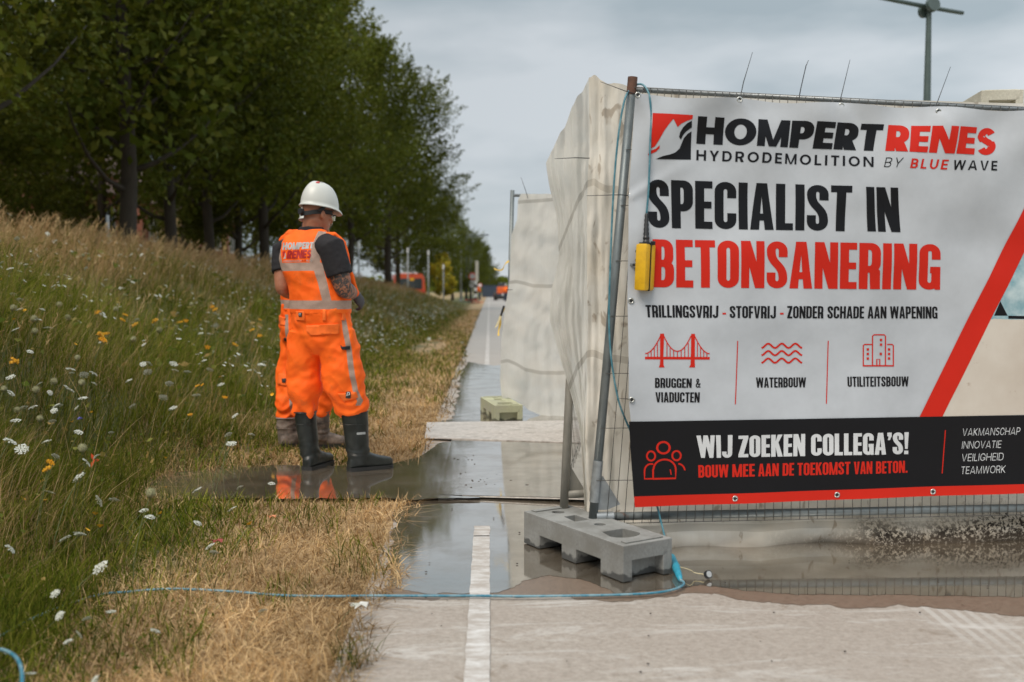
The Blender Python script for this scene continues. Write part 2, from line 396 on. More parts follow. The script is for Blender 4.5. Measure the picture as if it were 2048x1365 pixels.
sheet('plate_water', [Vector((A0.x, A0.y+.004, .0135)), A1+Vector((0, .004, .003)), Vector((B1.x, B1.y-.07, .061)), Vector((-.30, B0.y-.06, .0135))], M['water'])
plate('dry pale grey road plate with a dark shaded gap under its front edge beyond the flooded one', [B0, B1, C1, C0], M['plate'])
# painted edge line
m = NT('line_paint'); n1 = m.noise(9, 6, .7, m.coord(scale=(1, 2.2, 1))); n2 = m.noise(60, 5)
m.set(m.mix(m.ramp(n1, .37, .58, 0, 1.), m.mix(n2, (.50, .485, .465), (.62, .60, .58)), (.37, .33, .295)), .75); M['paint'] = m.m
random.seed(3)
def line_piece(y0, y1, z, wob=.005):
    n = max(2, int((y1-y0)/(.02 if y1 < 9 else .5))); L = []; Rr = []
    for i in range(n+1):
        y = lerp(y0, y1, i/n); L.append((-.080+wob*(noise.noise(Vector((1, y*9, 0)))+.6*noise.noise(Vector((1, y*31, 0)))), y)); Rr.append((wob*(noise.noise(Vector((7, y*9, 0)))+.6*noise.noise(Vector((7, y*31, 0)))), y))
    mb = MB(); vs = [Vector((a, b, z)) for a, b in L] + [Vector((a, b, z)) for a, b in Rr]
    mb.add(vs, [(i, n+1+i, n+2+i, i+1) for i in range(n)]); return mb
mb = MB()
for y0, y1 in ((.5, 4.80),):
    q = line_piece(y0, y1, -.0008, .0035); mb.add(q.v, q.f)
for y0, y1 in ((4.82, 5.02),):
    q = line_piece(y0, y1, -.0008, .007); mb.add(q.v, q.f)
for y0, y1 in ((15.9, 60), (60, 410)):
    q = line_piece(y0, y1, .001, .002) if y0 < 50 else line_piece(y0, y1, .001, .0); mb.add(q.v, q.f)
o = mb.build('road_line', M['paint']); tag(o, kind='structure')
# little stones and clods left on the plates and in the water
M['clod'] = plain('clod', (.06, .05, .04), .8, .4, 30)
mb = MB()
for k in range(110):
    px, py = random.uniform(900, 1160), random.uniform(885, 990)
    if random.random() < .55: px, py = random.gauss(1060, 60), random.gauss(960, 12)
    p = G(px, py, .016); s = random.uniform(.002, .0055) * (2.2 if random.random() < .06 else 1)
    mb.ball(p, (s*1.4, s*1.2, s*.7), 6, 4)
for k in range(36):
    px, py = random.uniform(760, 2040), random.uniform(1010, 1345); p = G(px, py, .002); s = random.uniform(.0015, .004); mb.ball(p, (s*1.4, s, s*.7), 6, 4)
o = mb.build('gravel', M['clod'], smooth=True); tag(o, 'dark grit and little clods scattered over the wet road', 'grit', kind='stuff')

# ------------------------------------------------------------------ grass
def grass_mat(name, trans=.35):
    m = NT(name); c = m.attr('col'); m.set(c, .75, spec=.08).translucent(c, trans); return m.m
M['grass'] = grass_mat('grass_blade'); M['straw'] = grass_mat('straw_blade', .2)
def blades(B, h, wd, lean, az, bend, cols):
    """B bases (n,3), lean (n,2) tip offset per height, az width direction"""
    n = len(B); ts = np.array([0, .4, .75, 1.0]); ws = np.array([1, .85, .5, .08])
    V = np.zeros((n, 8, 3), np.float32); wdx = np.cos(az)*wd*.5; wdy = np.sin(az)*wd*.5
    for i, t in enumerate(ts):
        o = lean*(h[:, None])*(t**bend)
        z = h*t*np.sqrt(np.clip(1-.55*(lean**2).sum(1)*t, .12, 1))
        for s, k in ((-1, 0), (1, 1)):
            V[:, 2*i+k, 0] = B[:, 0]+o[:, 0]+s*wdx*ws[i]; V[:, 2*i+k, 1] = B[:, 1]+o[:, 1]+s*wdy*ws[i]; V[:, 2*i+k, 2] = B[:, 2]+z
    q = np.array([[0, 1, 3, 2], [2, 3, 5, 4], [4, 5, 7, 6]])
    F = (np.arange(n)[:, None, None]*8 + q[None]).reshape(-1, 4)
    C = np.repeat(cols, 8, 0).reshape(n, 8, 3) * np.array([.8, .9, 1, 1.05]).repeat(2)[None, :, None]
    return V.reshape(-1, 3), F, C.reshape(-1, 3)
def snoise(X, Y, s, seed=0):
    r = np.zeros_like(X); rs = np.random.default_rng(seed)
    for k in range(6):
        a = rs.uniform(0, 6.28); f = s*rs.uniform(.6, 1.9); r += np.sin((X*math.cos(a)+Y*math.sin(a))*f+rs.uniform(0, 6.28))
    return r/3.0
def pick(n, pal, jit=.25):
    pal = np.array(pal); c = pal[rng.integers(0, len(pal), n)]
    return c*(1+rng.uniform(-jit, jit, (n, 1)))
GREEN = [(.080, .110, .009), (.112, .135, .011), (.160, .170, .018), (.044, .064, .006), (.215, .205, .034)]
STRAW = [(.52, .345, .165), (.62, .44, .235), (.40, .245, .105), (.56, .39, .21), (.30, .185, .085)]
def sampleY(n, y0, y1, p):
    u = rng.uniform(0, 1, n); a, b = y0**(1-p), y1**(1-p); return (a+u*(b-a))**(1/(1-p))
# tall meadow on the berm
n = 215000; Y = sampleY(n, 2.0, 80, 1.42); X = -1.25-(rng.uniform(0, 1, n)**.85)*np.minimum(.60*Y+1.2, 7.2)
edge = 1.75+.35*snoise(X, Y, 1.6, 3); keep = (-X > edge-.25*rng.uniform(0, 1, n)) & ~in_poly(X+rng.normal(0, .05, n), Y+rng.normal(0, .07, n), MUDP)
keep &= ~((((X+1.28)/.45)**2+((Y-21)/2.8)**2) < 1)
X, Y = X[keep], Y[keep]; n = len(X); up = sstepn(1.6, 3.1, -X); top = sstepn(4.1, 5.6, -X+.5*snoise(X, Y, .9, 5))
pn = snoise(X, Y, 1.5, 8); far = np.clip(Y/11, .75, 6)
h = (.13+.26*up+.10*pn*up+.10*top)*rng.uniform(.55, 1.35, n)*(1-.35*sstepn(40, 75, Y))
st = rng.uniform(0, 1, n) < (.20+.22*snoise(X, Y, 2.4, 4)+.55*top+.24*sstepn(12, 28, Y))
cols = np.where(st[:, None], pick(n, STRAW), pick(n, GREEN))
cols = cols*(1+.38*pn[:, None]*(~st)[:, None])*(1+.15*snoise(X, Y, 7, 41)[:, None])
wd = np.where(st, .0032, .0055)*far**.75*rng.uniform(.7, 1.3, n)
lean = rng.normal(0, .38, (n, 2)) + np.array([.24, .02])
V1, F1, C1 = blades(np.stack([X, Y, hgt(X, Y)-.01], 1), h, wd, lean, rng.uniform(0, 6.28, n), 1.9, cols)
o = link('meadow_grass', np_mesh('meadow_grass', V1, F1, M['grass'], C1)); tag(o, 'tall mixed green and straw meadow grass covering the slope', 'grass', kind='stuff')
# short dry grass along the road
n = 120000; Y = sampleY(n, 1.9, 60, 1.5); X = rng.uniform(-2.6, -.36, n)
ed = -.43+.06*snoise(X*0, Y, 5, 2)+.05*snoise(X*0, Y, 14, 9)-.12*sstepn(8, 40, Y)
X = np.where(Y > 20, np.clip(X, -2.6, -.5), X)
pl = (X > -.47+.06*snoise(X*0, Y, 9, 4)) & (Y > A0.y+.3) & (Y < C0.y)
keep = (X < ed+.10*rng.uniform(-1, 1, n)**3) & ~in_poly(X+rng.normal(0, .04, n), Y+rng.normal(0, .05, n), MUDP) & ~(pl & (rng.uniform(0, 1, n) < .93))
keep &= ~((((X+1.28)/.42)**2+((Y-21)/2.6)**2 < rng.uniform(.5, 1.2, n)) & (rng.uniform(0, 1, n) < .93))
X, Y = X[keep], Y[keep]; n = len(X)
gr = np.clip(.55+.5*snoise(X, Y, 3.1, 21), 0, 1)*sstepn(.85, 1.75, -X)+.22*(snoise(X, Y, 6.5, 17) > .40)
gr = np.clip(gr+.25*sstepn(9, 16, Y)*(1-sstepn(24, 34, Y)), 0, .85)
st = rng.uniform(0, 1, n) > gr
cols = np.where(st[:, None], pick(n, STRAW), pick(n, GREEN))
wet_ = sstepn(.62, .45, -X)*(snoise(X, Y, 3, 6) > 0); cols = cols*(1-.45*wet_[:, None])*(1+.22*snoise(X, Y, 9, 31)[:, None])
fl = rng.uniform(0, 1, n); h = np.where(st, .054, .070)*rng.uniform(.5, 1.7, n)*(1+.5*sstepn(1.3, 2.2, -X))
lean = rng.normal(0, 1, (n, 2))*np.where(st, 1.15, .5)[:, None]
far = np.clip(Y/5, .8, 6)
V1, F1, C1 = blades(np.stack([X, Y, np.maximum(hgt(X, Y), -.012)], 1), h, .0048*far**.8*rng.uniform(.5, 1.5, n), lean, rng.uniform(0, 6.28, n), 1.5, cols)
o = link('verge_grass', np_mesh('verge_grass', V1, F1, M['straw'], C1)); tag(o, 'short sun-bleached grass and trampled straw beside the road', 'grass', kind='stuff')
# feathery seed heads along the top of the berm
n = 3600; Y = sampleY(n, 4.5, 62, 1.35); X = -(2.6+rng.uniform(0, 1, n)**.6*4.4)
keep = (rng.uniform(0, 1, n) < .10+.9*sstepn(4.2, 5.4, -X)) & (-X < .6*Y+1); X, Y = X[keep], Y[keep]; n = len(X)
h = rng.uniform(.38, .66, n)*(1-.3*sstepn(25, 60, Y)); lean = rng.normal(0, .12, (n, 2))+np.array([.22, 0]); cols = pick(n, STRAW, .2)*1.05
far = np.clip(Y/9, .8, 5); zb = hgt(X, Y)
V1, F1, C1 = blades(np.stack([X, Y, zb], 1), h, .0028*far, lean, rng.uniform(0, 6.28, n), 1.8, cols*.8)
Vs, Fs, Cs = [V1], [F1], [C1]; off = len(V1); k = 20
t = np.tile(np.linspace(.72, 1.12, k), n); ii = np.repeat(np.arange(n), k); hh = h[ii]
px_ = X[ii]+lean[ii, 0]*hh*t**1.8; py_ = Y[ii]+lean[ii, 1]*hh*t**1.8; pz_ = zb[ii]+hh*t*.97-.10*hh*np.clip(t-.9, 0, 1)*4*rng.uniform(.5, 1, n)[ii]
l2 = rng.normal(0, .7, (n*k, 2))+np.array([.55, 0]); c2 = np.repeat(pick(n, [(.50, .34, .17), (.56, .40, .21), (.42, .27, .13)], .15), k, 0)
V2, F2, C2 = blades(np.stack([px_, py_, pz_], 1), rng.uniform(.03, .075, n*k), .0042*far[ii]*rng.uniform(.7, 1.4, n*k), l2, rng.uniform(0, 6.28, n*k), 1.3, c2)
Vs.append(V2); Fs.append(F2+off); Cs.append(C2)
o = link('seed_head_grass', np_mesh('seed_head_grass', np.concatenate(Vs), np.concatenate(Fs), M['straw'], np.concatenate(Cs))); tag(o, 'tan feathery seed heads standing along the top of the bank', 'grass', kind='stuff')
# dry stalks leaning over the slope
n = 900; Y = sampleY(n, 2.6, 20, 1.4); X = -(1.6+rng.uniform(0, 1, n)*4.0); k = ~in_poly(X, Y, MUDP); X, Y = X[k], Y[k]; n = len(X)
V1, F1, C1 = blades(np.stack([X, Y, hgt(X, Y)], 1), rng.uniform(.3, .6, n)*sstepn(1.2, 2.6, -X), .004*np.clip(Y/7, .8, 3), rng.normal(0, .4, (n, 2))+np.array([.3, 0]), rng.uniform(0, 6.28, n), 1.2, pick(n, STRAW))
o = link('dry_stalk_grass', np_mesh('dry_stalk_grass', V1, F1, M['straw'], C1)); tag(o, 'thin dry stalks leaning out of the meadow grass', 'grass', kind='stuff')

# ------------------------------------------------------------------ wild flowers
M['stem'] = plain('flower_stem', (.11, .13, .045), .7, .3, 30, bump=0)
m = NT('umbel_white'); f = m.noise(60, 3); c = m.mix(f, (.50, .52, .42), (.74, .74, .68)); m.set(c, .7).translucent(c, .3); M['umbel'] = m.m
M['yellow'] = plain('petal_yellow', (.80, .42, .02), .6, .25, 60, bump=0)
M['nest'] = plain('nest_umbel', (.26, .25, .13), .8, .4, 70, bump=0)
M['redleaf'] = plain('red_petal', (.75, .08, .02), .55, .3, 40, bump=0); M['blue'] = plain('blue_petal', (.16, .16, .55), .6, .3, 40, bump=0)
def umbel_mesh(rad, flat, n, fl, seed):
    rs = random.Random(seed); mb = MB()
    for k in range(n):
        r = rad*math.sqrt((k+.5)/n)*rs.uniform(.92, 1.06); a = k*2.39996+rs.uniform(-.2, .2)
        c = Vector((r*math.cos(a), r*math.sin(a), flat*(1-(r/rad)**2)+rs.uniform(-.002, .002)))
        s = fl*rs.uniform(.7, 1.25); tl = Vector((rs.uniform(-.35, .35), rs.uniform(-.35, .35), 1)).normalized(); q = tl.to_track_quat('Z', 'Y').to_matrix()
        vs = [c+q @ Vector((s*math.cos(2*math.pi*j/6)*(1 if j % 2 else .8), s*math.sin(2*math.pi*j/6)*(1 if j % 2 else .8), 0)) for j in range(6)]+[c+q @ Vector((0, 0, -s*.5))]
        mb.add(vs, [tuple(range(6))]+[(j, (j+1) % 6, 6) for j in range(6)])
    return mb
def stem_mesh(h, rad, bend):
    mb = MB(); pts = [Vector((bend*h*(t**2-1), 0, h*(t-1))) for t in (0, .35, .7, 1)]; mb.tube(pts, [.0026, .0022, .002, .0016], 4)
    for k in range(9):
        a = k*.7; mb.tube([(0, 0, -.03), (rad*.6*math.cos(a), rad*.6*math.sin(a), -.006)], [.001, .0007], 3, cap=False)
    return mb
FL = {}
def proto_flower(key, um, mat, h, rad, bend): FL[key] = (um.mesh(key+'_head', mat, fix=False), stem_mesh(h, rad, bend).mesh(key+'_stem', M['stem']), h)
for i in range(3): proto_flower('wild_carrot%d' % i, umbel_mesh(.034-.004*i, .006+.002*i, 48, .0056, i), M['umbel'], .5, .034, .25)
mbn = MB(); mbn.ball((0, 0, .008), (.02, .02, .022), 10, 8)
for k in range(40):
    a = k*2.4; th = .3+1.6*(k/40); d = Vector((math.sin(th)*math.cos(a), math.sin(th)*math.sin(a), math.cos(th))); mbn.tube([Vector((0, 0, .008))+d*.018, Vector((0, 0, .01))+d*.027], [.0025, .001], 4)
proto_flower('seed_nest', mbn, M['nest'], .45, .02, .2)
ry = MB()
for k in range(9):
    a = k*2.4; r = .03*math.sqrt(k/9); q = umbel_mesh(.009, .003, 7, .0045, k+40); ry.add([v+Vector((r*math.cos(a), r*math.sin(a), random.uniform(-.01, .012))) for v in q.v], q.f)
proto_flower('ragwort', ry, M['yellow'], .45, .03, .2)
cup = MB()
for k in range(7):
    a = k*.9; d = Vector((math.cos(a), math.sin(a), 0)); s = Vector((-math.sin(a), math.cos(a), 0)); cup.add([s*.003, s*-.003, d*.013+Vector((0, 0, .009))-s*.005, d*.013+Vector((0, 0, .009))+s*.005], [(0, 1, 2, 3)])
proto_flower('hawkbit', cup, M['yellow'], .35, .01, .2)
NAMES = {'wild_carrot': ('wild_carrot', 'white flat-topped umbel flower on a thin green stem in the grass', 'wildflower', 'white umbel flowers in the meadow'),
         'seed_nest': ('closed_seed_umbel', 'closed greenish brown seed umbel curled into a nest in the grass', 'seed head', 'closed seed umbels in the meadow'),
         'ragwort': ('ragwort', 'loose cluster of small yellow flowers in the meadow', 'wildflower', 'yellow flower clusters in the meadow'),
         'hawkbit': ('hawkbit', 'single small yellow flower in the meadow grass', 'wildflower', 'single yellow flowers in the meadow')}
def plant(kind, head, scale=1.0, tilt=None, var=None):
    """a flower whose head is at the given point and whose stem reaches the soil below it"""
    key = kind if kind in FL else kind+str(random.randrange(3) if var is None else var)
    hm, sm, h0 = FL[key]; nm, lab, cat, grp = NAMES[kind]
    gz = hz(head.x, head.y); need = max(.04, head.z-gz+.01)
    r = empty(nm, (head.x, head.y, gz)); r.rotation_euler.z = random.uniform(-.8, .8); tag(r, lab, cat, grp)
    h = link('flower_head', hm, r); h.location = (0, 0, head.z-gz); h.scale = (scale,)*3
    tx, ty = tilt if tilt else (random.gauss(.05, .3), random.gauss(.42, .28)); h.rotation_euler = (tx, ty, random.uniform(0, 6))
    s = link('stem', sm, r); s.location = (0, 0, head.z-gz); s.scale = (scale, scale, need/h0); return r
random.seed(21)
W_EXPL = [(100, 786), (188, 768), (141, 739), (132, 774), (60, 704), (21, 755), (22, 787), (166, 797), (118, 812), (112, 812), (258, 762), (339, 768), (375, 744), (350, 741), (286, 729), (295, 745), (66, 815), (31, 842), (105, 843), (457, 870), (503, 870), (462, 888), (408, 722), (470, 832), (418, 668), (372, 653), (330, 640), (445, 605), (430, 627), (520, 655), (560, 668), (288, 690), (420, 740),
    (228, 1000), (198, 1003), (100, 985), (18, 905), (160, 1068), (130, 1078), (158, 1070), (288, 1022), (300, 1035), (395, 1047), (465, 1018), (20, 1098), (200, 1136), (110, 1188), (120, 1232), (174, 1238), (158, 1270), (136, 1284), (8, 1302), (310, 1262), (526, 1222), (60, 1348), (190, 1362), (395, 980), (480, 976), (543, 968), (420, 1093), (428, 1106), (222, 1224), (710, 1210),
    (96, 410), (95, 468), (62, 455), (20, 430), (112, 482), (52, 530), (20, 538), (34, 478), (155, 515), (172, 537), (212, 560), (205, 570), (240, 510), (262, 510), (283, 510), (320, 515), (85, 620), (75, 640), (40, 600), (30, 660), (250, 590), (265, 565), (312, 592), (335, 592), (360, 612), (275, 640)]
for (a, b) in W_EXPL:
    off = .40 if b < 900 else (.12 if b > 1200 else .16)
    if b < 560: off = .58
    p = T(a, b, off); plant('wild_carrot', p, random.uniform(.85, 1.15)*(.55 if b > 1180 else .85)*(.9 if a > 380 else 1))
for (a, b) in ((118, 612), (25, 618), (66, 640), (80, 840), (36, 822), (155, 718), (110, 765), (163, 768), (320, 662), (317, 662), (437, 632), (460, 594), (478, 620), (382, 610), (136, 637), (70, 665), (165, 900), (300, 990), (8, 780), (72, 783), (166, 512), (178, 520), (230, 620), (265, 680)):
    plant('seed_nest', T(a, b, .40), random.uniform(.8, 1.15))
for (a, b) in ((372, 642), (360, 645), (425, 614), (430, 620), (250, 630), (245, 640), (270, 650), (195, 625), (310, 642), (205, 680), (212, 668), (520, 640), (405, 770), (450, 795), (380, 830), (395, 772), (415, 695), (470, 690), (100, 925), (95, 938), (520, 672), (505, 660), (30, 722), (28, 724), (200, 670)):
    plant('ragwort', T(a, b, .40), random.uniform(.8, 1.1)*(.6 if b > 760 else 1))
for (a, b) in ((183, 826), (145, 845), (330, 917), (90, 915), (85, 965), (150, 455), (82, 526), (2, 560), (28, 640), (50, 622), (45, 1000), (90, 1003), (190, 1030), (322, 1028), (200, 1055), (173, 1062), (500, 1050), (440, 755), (545, 790), (700, 660), (740, 700), (150, 690), (84, 947), (62, 602)):
    plant('hawkbit', T(a, b, .36 if b < 900 else .12), random.uniform(.8, 1.25))
for k in range(60):
    a, b = random.uniform(0, 540), random.uniform(520, 1000)
    if b > 900 and a > 240: continue
    plant('wild_carrot', T(a, b, .38), random.uniform(.6, 1.05))
for k in range(45):
    a = random.uniform(700, 930); b = random.uniform(585, 690)
    plant('wild_carrot', T(a, b, .30), random.uniform(.8, 1.3))
# one red-orange and one blue flower
p = T(188, 921, .2); r = empty('red_leaf_plant', (p.x, p.y, hz(p.x, p.y))); tag(r, 'bright orange-red ragged petals low in the green grass', 'wildflower'); h = p.z-hz(p.x, p.y)
mb = MB()
for k in range(9):
    a = k*2.1; d = Vector((math.cos(a)*.8, .2*math.sin(a), math.sin(a))); s = d.cross(Vector((0, 1, 0))).normalized(); L = random.uniform(.03, .05); mb.add([s*.004, s*-.004, d*L*.6-s*.009, d*L, d*L*.6+s*.009], [(0, 1, 2, 3, 4)])
o = mb.build('petals', M['redleaf'], r, world=False, fix=False); o.location = (0, 0, h); MB().tube([(0, 0, -.01), (.01, 0, h)], [.003, .002], 5).build('stem', M['stem'], r, world=False)
p = T(160, 838, .35); r = empty('cornflower', (p.x, p.y, hz(p.x, p.y))); tag(r, 'single blue-violet flower beside a yellow one in the grass', 'wildflower'); h = p.z-hz(p.x, p.y)
o = umbel_mesh(.018, .008, 16, .006, 5).build('petals', M['blue'], r, world=False, fix=False); o.location = (0, 0, h); MB().tube([(0, 0, -.01), (.01, 0, h)], [.003, .002], 5).build('stem', M['stem'], r, world=False)
# far flowers too many to count
n = 2600; Y = sampleY(n, 9, 58, .9); X = -(1.6+rng.uniform(0, 1, n)*4.2); k = (rng.uniform(0, 1, n) < .55) | (Y > 16); X, Y = X[k], Y[k]; n = len(X)
c = np.stack([X, Y, hgt(X, Y)+rng.uniform(.18, .42, n)], 1); s = rng.uniform(.012, .036, n)*np.clip(Y/22, .8, 1.6); tl = rng.normal(.35, .3, n)
q = np.array([(1, .0), (.5, .87), (-.5, .87), (-1, 0), (-.5, -.87), (.5, -.87)])
V = np.zeros((n, 6, 3)); V[:, :, 0] = c[:, 0:1]+q[None, :, 0]*s[:, None]*np.cos(tl)[:, None]; V[:, :, 1] = c[:, 1:2]+q[None, :, 1]*s[:, None]; V[:, :, 2] = c[:, 2:3]-q[None, :, 0]*s[:, None]*np.sin(tl)[:, None]+.004*rng.normal(0, 1, (n, 6))
F = (np.arange(n)[:, None]*6+np.array([[0, 1, 2, 3, 4, 5]])).reshape(-1, 6)
o = link('far_meadow_flowers', np_mesh('far_meadow_flowers', V.reshape(-1, 3), F, M['umbel'])); tag(o, 'countless small white flower heads further along the meadow', 'wildflowers', kind='stuff')
# ------------------------------------------------------------------ trees
m = NT('bark'); v = m.coord(scale=(1, 1, .25)); n1 = m.noise(9, 6, .7, v); m.set(m.mix(n1, (.018, .015, .011), (.070, .055, .040)), .95).bump(n1, .6, .03); M['bark'] = m.m
m = NT('leaf'); c = m.attr('col'); m.set(c, .6, spec=.12).translucent(m.mix(.5, c, (.16, .17, .01), 'MIX'), .30); M['leaf'] = m.m
def leaves_np(C, D, size, cols):
    """C centres, D leaf axis directions"""
    n = len(C); D = D/np.linalg.norm(D, axis=1, keepdims=True); r = rng.normal(0, 1, (n, 3)); S = np.cross(D, r); S /= np.linalg.norm(S, axis=1, keepdims=True)+1e-9; U = np.cross(D, S)
    s = size[:, None]; V = np.stack([C-D*s*.5, C+S*s*.34+U*s*.08, C+D*s*.6, C-S*s*.34+U*s*.08], 1)
    F = np.arange(n)[:, None]*4+np.array([[0, 1, 2, 3]])
    return V.reshape(-1, 3), F, np.repeat(cols, 4, 0)
def crown_mesh(name, rad, z0, z1, ntw, nl, lsize, pal, fill, wide=.42, upness=.9, stick=1.0):
    H = z1-z0
    t = rng.beta(1.5, 1.35, ntw); az = rng.uniform(0, 2*math.pi, ntw)
    prof = np.where(t < wide, np.sqrt(np.clip(1-((wide-t)/wide)**2*.80, 0, 1)), np.sqrt(np.clip(1-((t-wide)/(1-wide))**2, 0, 1))*.93+.07)
    bumpy = 1+.17*np.sin(az*3+t*7+rng.uniform(0, 6))+.12*np.sin(az*5-t*11)
    nlb = max(8, ntw//15); lt = rng.beta(1.45, 1.3, nlb); laz = (np.arange(nlb)*2.39996+rng.uniform(-.3, .3, nlb)); lid = rng.integers(0, nlb, ntw)
    lob = rng.uniform(0, 1, ntw) < .80
    t = np.where(lob, np.clip(lt[lid]+rng.normal(0, .048, ntw), 0, 1), t); az = np.where(lob, laz[lid]+rng.normal(0, .20, ntw), az)
    prof = np.where(t < wide, np.sqrt(np.clip(1-((wide-t)/wide)**2*.80, 0, 1)), np.sqrt(np.clip(1-((t-wide)/(1-wide))**2, 0, 1))*.95+.05)
    bumpy = 1+.13*np.sin(az*3+t*7+rng.uniform(0, 6))
    rf = np.clip(np.where(lob, rng.uniform(.62, 1.06, ntw), rng.beta(2.6, 1.0, ntw)), .15, 1.1)*prof*rad*bumpy
    base = np.stack([rf*np.cos(az), rf*np.sin(az), z0+t*H], 1)
    out = np.stack([np.cos(az)*(1.05-.65*t), np.sin(az)*(1.05-.65*t), np.full(ntw, 0)+upness*(.12+.95*t)], 1)+rng.normal(0, .28, (ntw, 3))
    out /= np.linalg.norm(out, axis=1, keepdims=True); L = rng.uniform(.5, 1.35, ntw)*stick*rad/4.2
    ii = np.repeat(np.arange(ntw), nl); s = rng.uniform(-.35, 1.05, len(ii))
    C = base[ii]+out[ii]*(s*L[ii])[:, None]+rng.normal(0, 1, (len(ii), 3))*(.24*(1.12-np.clip(s, 0, 1)))[:, None]*rad/4.2
    D = out[ii]*.7+rng.normal(0, .75, (len(ii), 3))+np.array([0, 0, -.15])
    tone = (rng.uniform(.75, 1.2, ntw)*np.where(lob, rng.uniform(.65, 1.35, nlb)[lid], .7)*(.8+.3*t))[ii]  # leaves lighten towards the crown top: light from above put into their colour
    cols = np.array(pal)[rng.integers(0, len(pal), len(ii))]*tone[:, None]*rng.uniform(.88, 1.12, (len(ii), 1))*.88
    sz = lsize*rng.uniform(.7, 1.3, len(ii))
    # inner foliage
    tf = rng.beta(1.6, 1.6, fill); a2 = rng.uniform(0, 6.283, fill); pf = np.sqrt(np.clip(1-((tf-.45)/.55)**2, 0, 1)); r2 = np.sqrt(rng.uniform(0, 1, fill))*pf*rad*.78
    C2 = np.stack([r2*np.cos(a2), r2*np.sin(a2), z0+.2+tf*H*.95], 1)
    V1, F1, K1 = leaves_np(np.concatenate([C, C2]), np.concatenate([D, rng.normal(0, 1, (fill, 3))]), np.concatenate([sz, lsize*1.9*rng.uniform(.7, 1.3, fill)]), np.concatenate([cols, np.array(pal)[rng.integers(0, len(pal), fill)]]))
    return np_mesh(name, V1, F1, M['leaf'], K1)
def trunk_mesh(name, r0, z0, z1, rad, seed):
    rs = random.Random(seed); mb = MB(); H = z1-z0; top = z0+H*.75
    pts = []; x = y = 0
    for k in range(9):
        z = lerp(-.3, top, k/8); x += rs.uniform(-.07, .07); y += rs.uniform(-.07, .07); pts.append(Vector((x if k > 1 else 0, y if k > 1 else 0, z)))
    mb.tube(pts, [r0*1.35, r0]+[r0*lerp(.95, .2, k/6) for k in range(7)], 10)
    for k in range(17):
        z = lerp(z0*.72, top*.9, (k+.3)/17); a = k*2.4+rs.uniform(-.4, .4); L = rad*rs.uniform(.55, .9)*(1-.35*k/17)
        s = Vector((interp(z, [p.z for p in pts], [p.x for p in pts]), interp(z, [p.z for p in pts], [p.y for p in pts]), z)); q = [s]
        for j in range(1, 5):
            q.append(s+Vector((math.cos(a+.1*j)*L*j/4, math.sin(a+.1*j)*L*j/4, L*(.13*j+.06*j*j)*.55+rs.uniform(-.08, .08))))
        rr = r0*lerp(.42, .2, k/17); mb.tube(q, [rr, rr*.75, rr*.5, rr*.3, rr*.12], 6)
    return mb.mesh(name, M['bark'], smooth=True)
# broad leaves low in the meadow, and scraps of litter
n = 9000; Y = sampleY(n, 2.2, 26, 1.45); X = -(1.0+rng.uniform(0, 1, n)**.8*np.minimum(.6*Y, 5.2)); k = ~in_poly(X, Y, MUDP) & (rng.uniform(0, 1, n) < .25+.75*(snoise(X, Y, 2.7, 77) > .1)); X, Y = X[k], Y[k]; n = len(X)
up = sstepn(1.4, 2.8, -X); C_ = np.stack([X, Y, hgt(X, Y)+.02+rng.uniform(.0, 1, n)*(.03+.30*up)], 1)
V, F, K = leaves_np(C_, rng.normal(0, 1, (n, 3))*np.array([1, 1, .5])+np.array([.3, 0, .2]), rng.uniform(.020, .060, n)*(.5+.5*up)*np.clip(Y/6, .8, 2.2), pick(n, [(.075, .105, .012), (.115, .135, .022), (.16, .165, .035), (.24, .19, .06), (.05, .07, .010), (.30, .20, .07)], .25))
o = link('meadow_leaves', np_mesh('meadow_leaves', V, F, M['leaf'], K)); tag(o, 'broad weed leaves mixed low into the meadow grass', 'weeds', kind='stuff')
for nm, lb, (a, b), sz, c3 in (('paper_scrap', 'crumpled dull red scrap lying on the dry grass beside a white umbel', (433, 1086), .035, (.32, .06, .05)), ('paper_scrap', 'small orange-tan scrap lying on the dry grass before the mud puddle', (543, 1036), .028, (.60, .24, .11)), ('paper_scrap', 'pale curled scrap lying near the blue cable at the road edge', (718, 1216), .04, (.55, .54, .50))):
    p = G(a, b, .045); q = [(math.cos(t)*sz*(.7+.4*math.sin(t*3)), math.sin(t)*sz*.5, sz*.5*abs(math.sin(t*1.5))) for t in [i*.7 for i in range(9)]]
    mb = MB(); mb.add([p+Vector(v) for v in q]+[p+Vector((0, 0, sz*.35))], [(i, (i+1) % 9, 9) for i in range(9)]); o = mb.build(nm, plain('scrap', c3, .7, .2, 40), None, fix=False); md = o.modifiers.new('t', 'SOLIDIFY'); md.thickness = .001; tag(o, lb, 'litter')
PAL_D = [(.050, .070, .006), (.070, .088, .009), (.092, .108, .014), (.058, .076, .007), (.115, .122, .018)]
PAL_L = [(.082, .104, .009), (.108, .128, .014), (.135, .150, .020), (.092, .112, .010), (.160, .160, .026)]
PAL_D = [(r*1.12, g*1.12, b*1.3) for r, g, b in PAL_D]; PAL_L = [(r*1.42, g*1.42, b*1.6) for r, g, b in PAL_L]; PAL_M = [tuple(1.2*v for v in c) for c in PAL_D]
TV = []
for i, (pal, rad, z1) in enumerate([(PAL_L, 3.6, 12), (PAL_D, 4.2, 15.5), (PAL_D, 4.2, 16.5), (PAL_L, 4.2, 17.5), (PAL_M, 4.0, 14)]):
    TV.append((crown_mesh('leaf_crown', rad, 2.45, z1, 470 if i else 560, 74, .125 if i else .105, pal, 5200, stick=1.2, wide=(.42, .36, .34, .34, .3)[i]), trunk_mesh('tree_trunk', .19, 2.7, z1, rad, i), rad, z1))
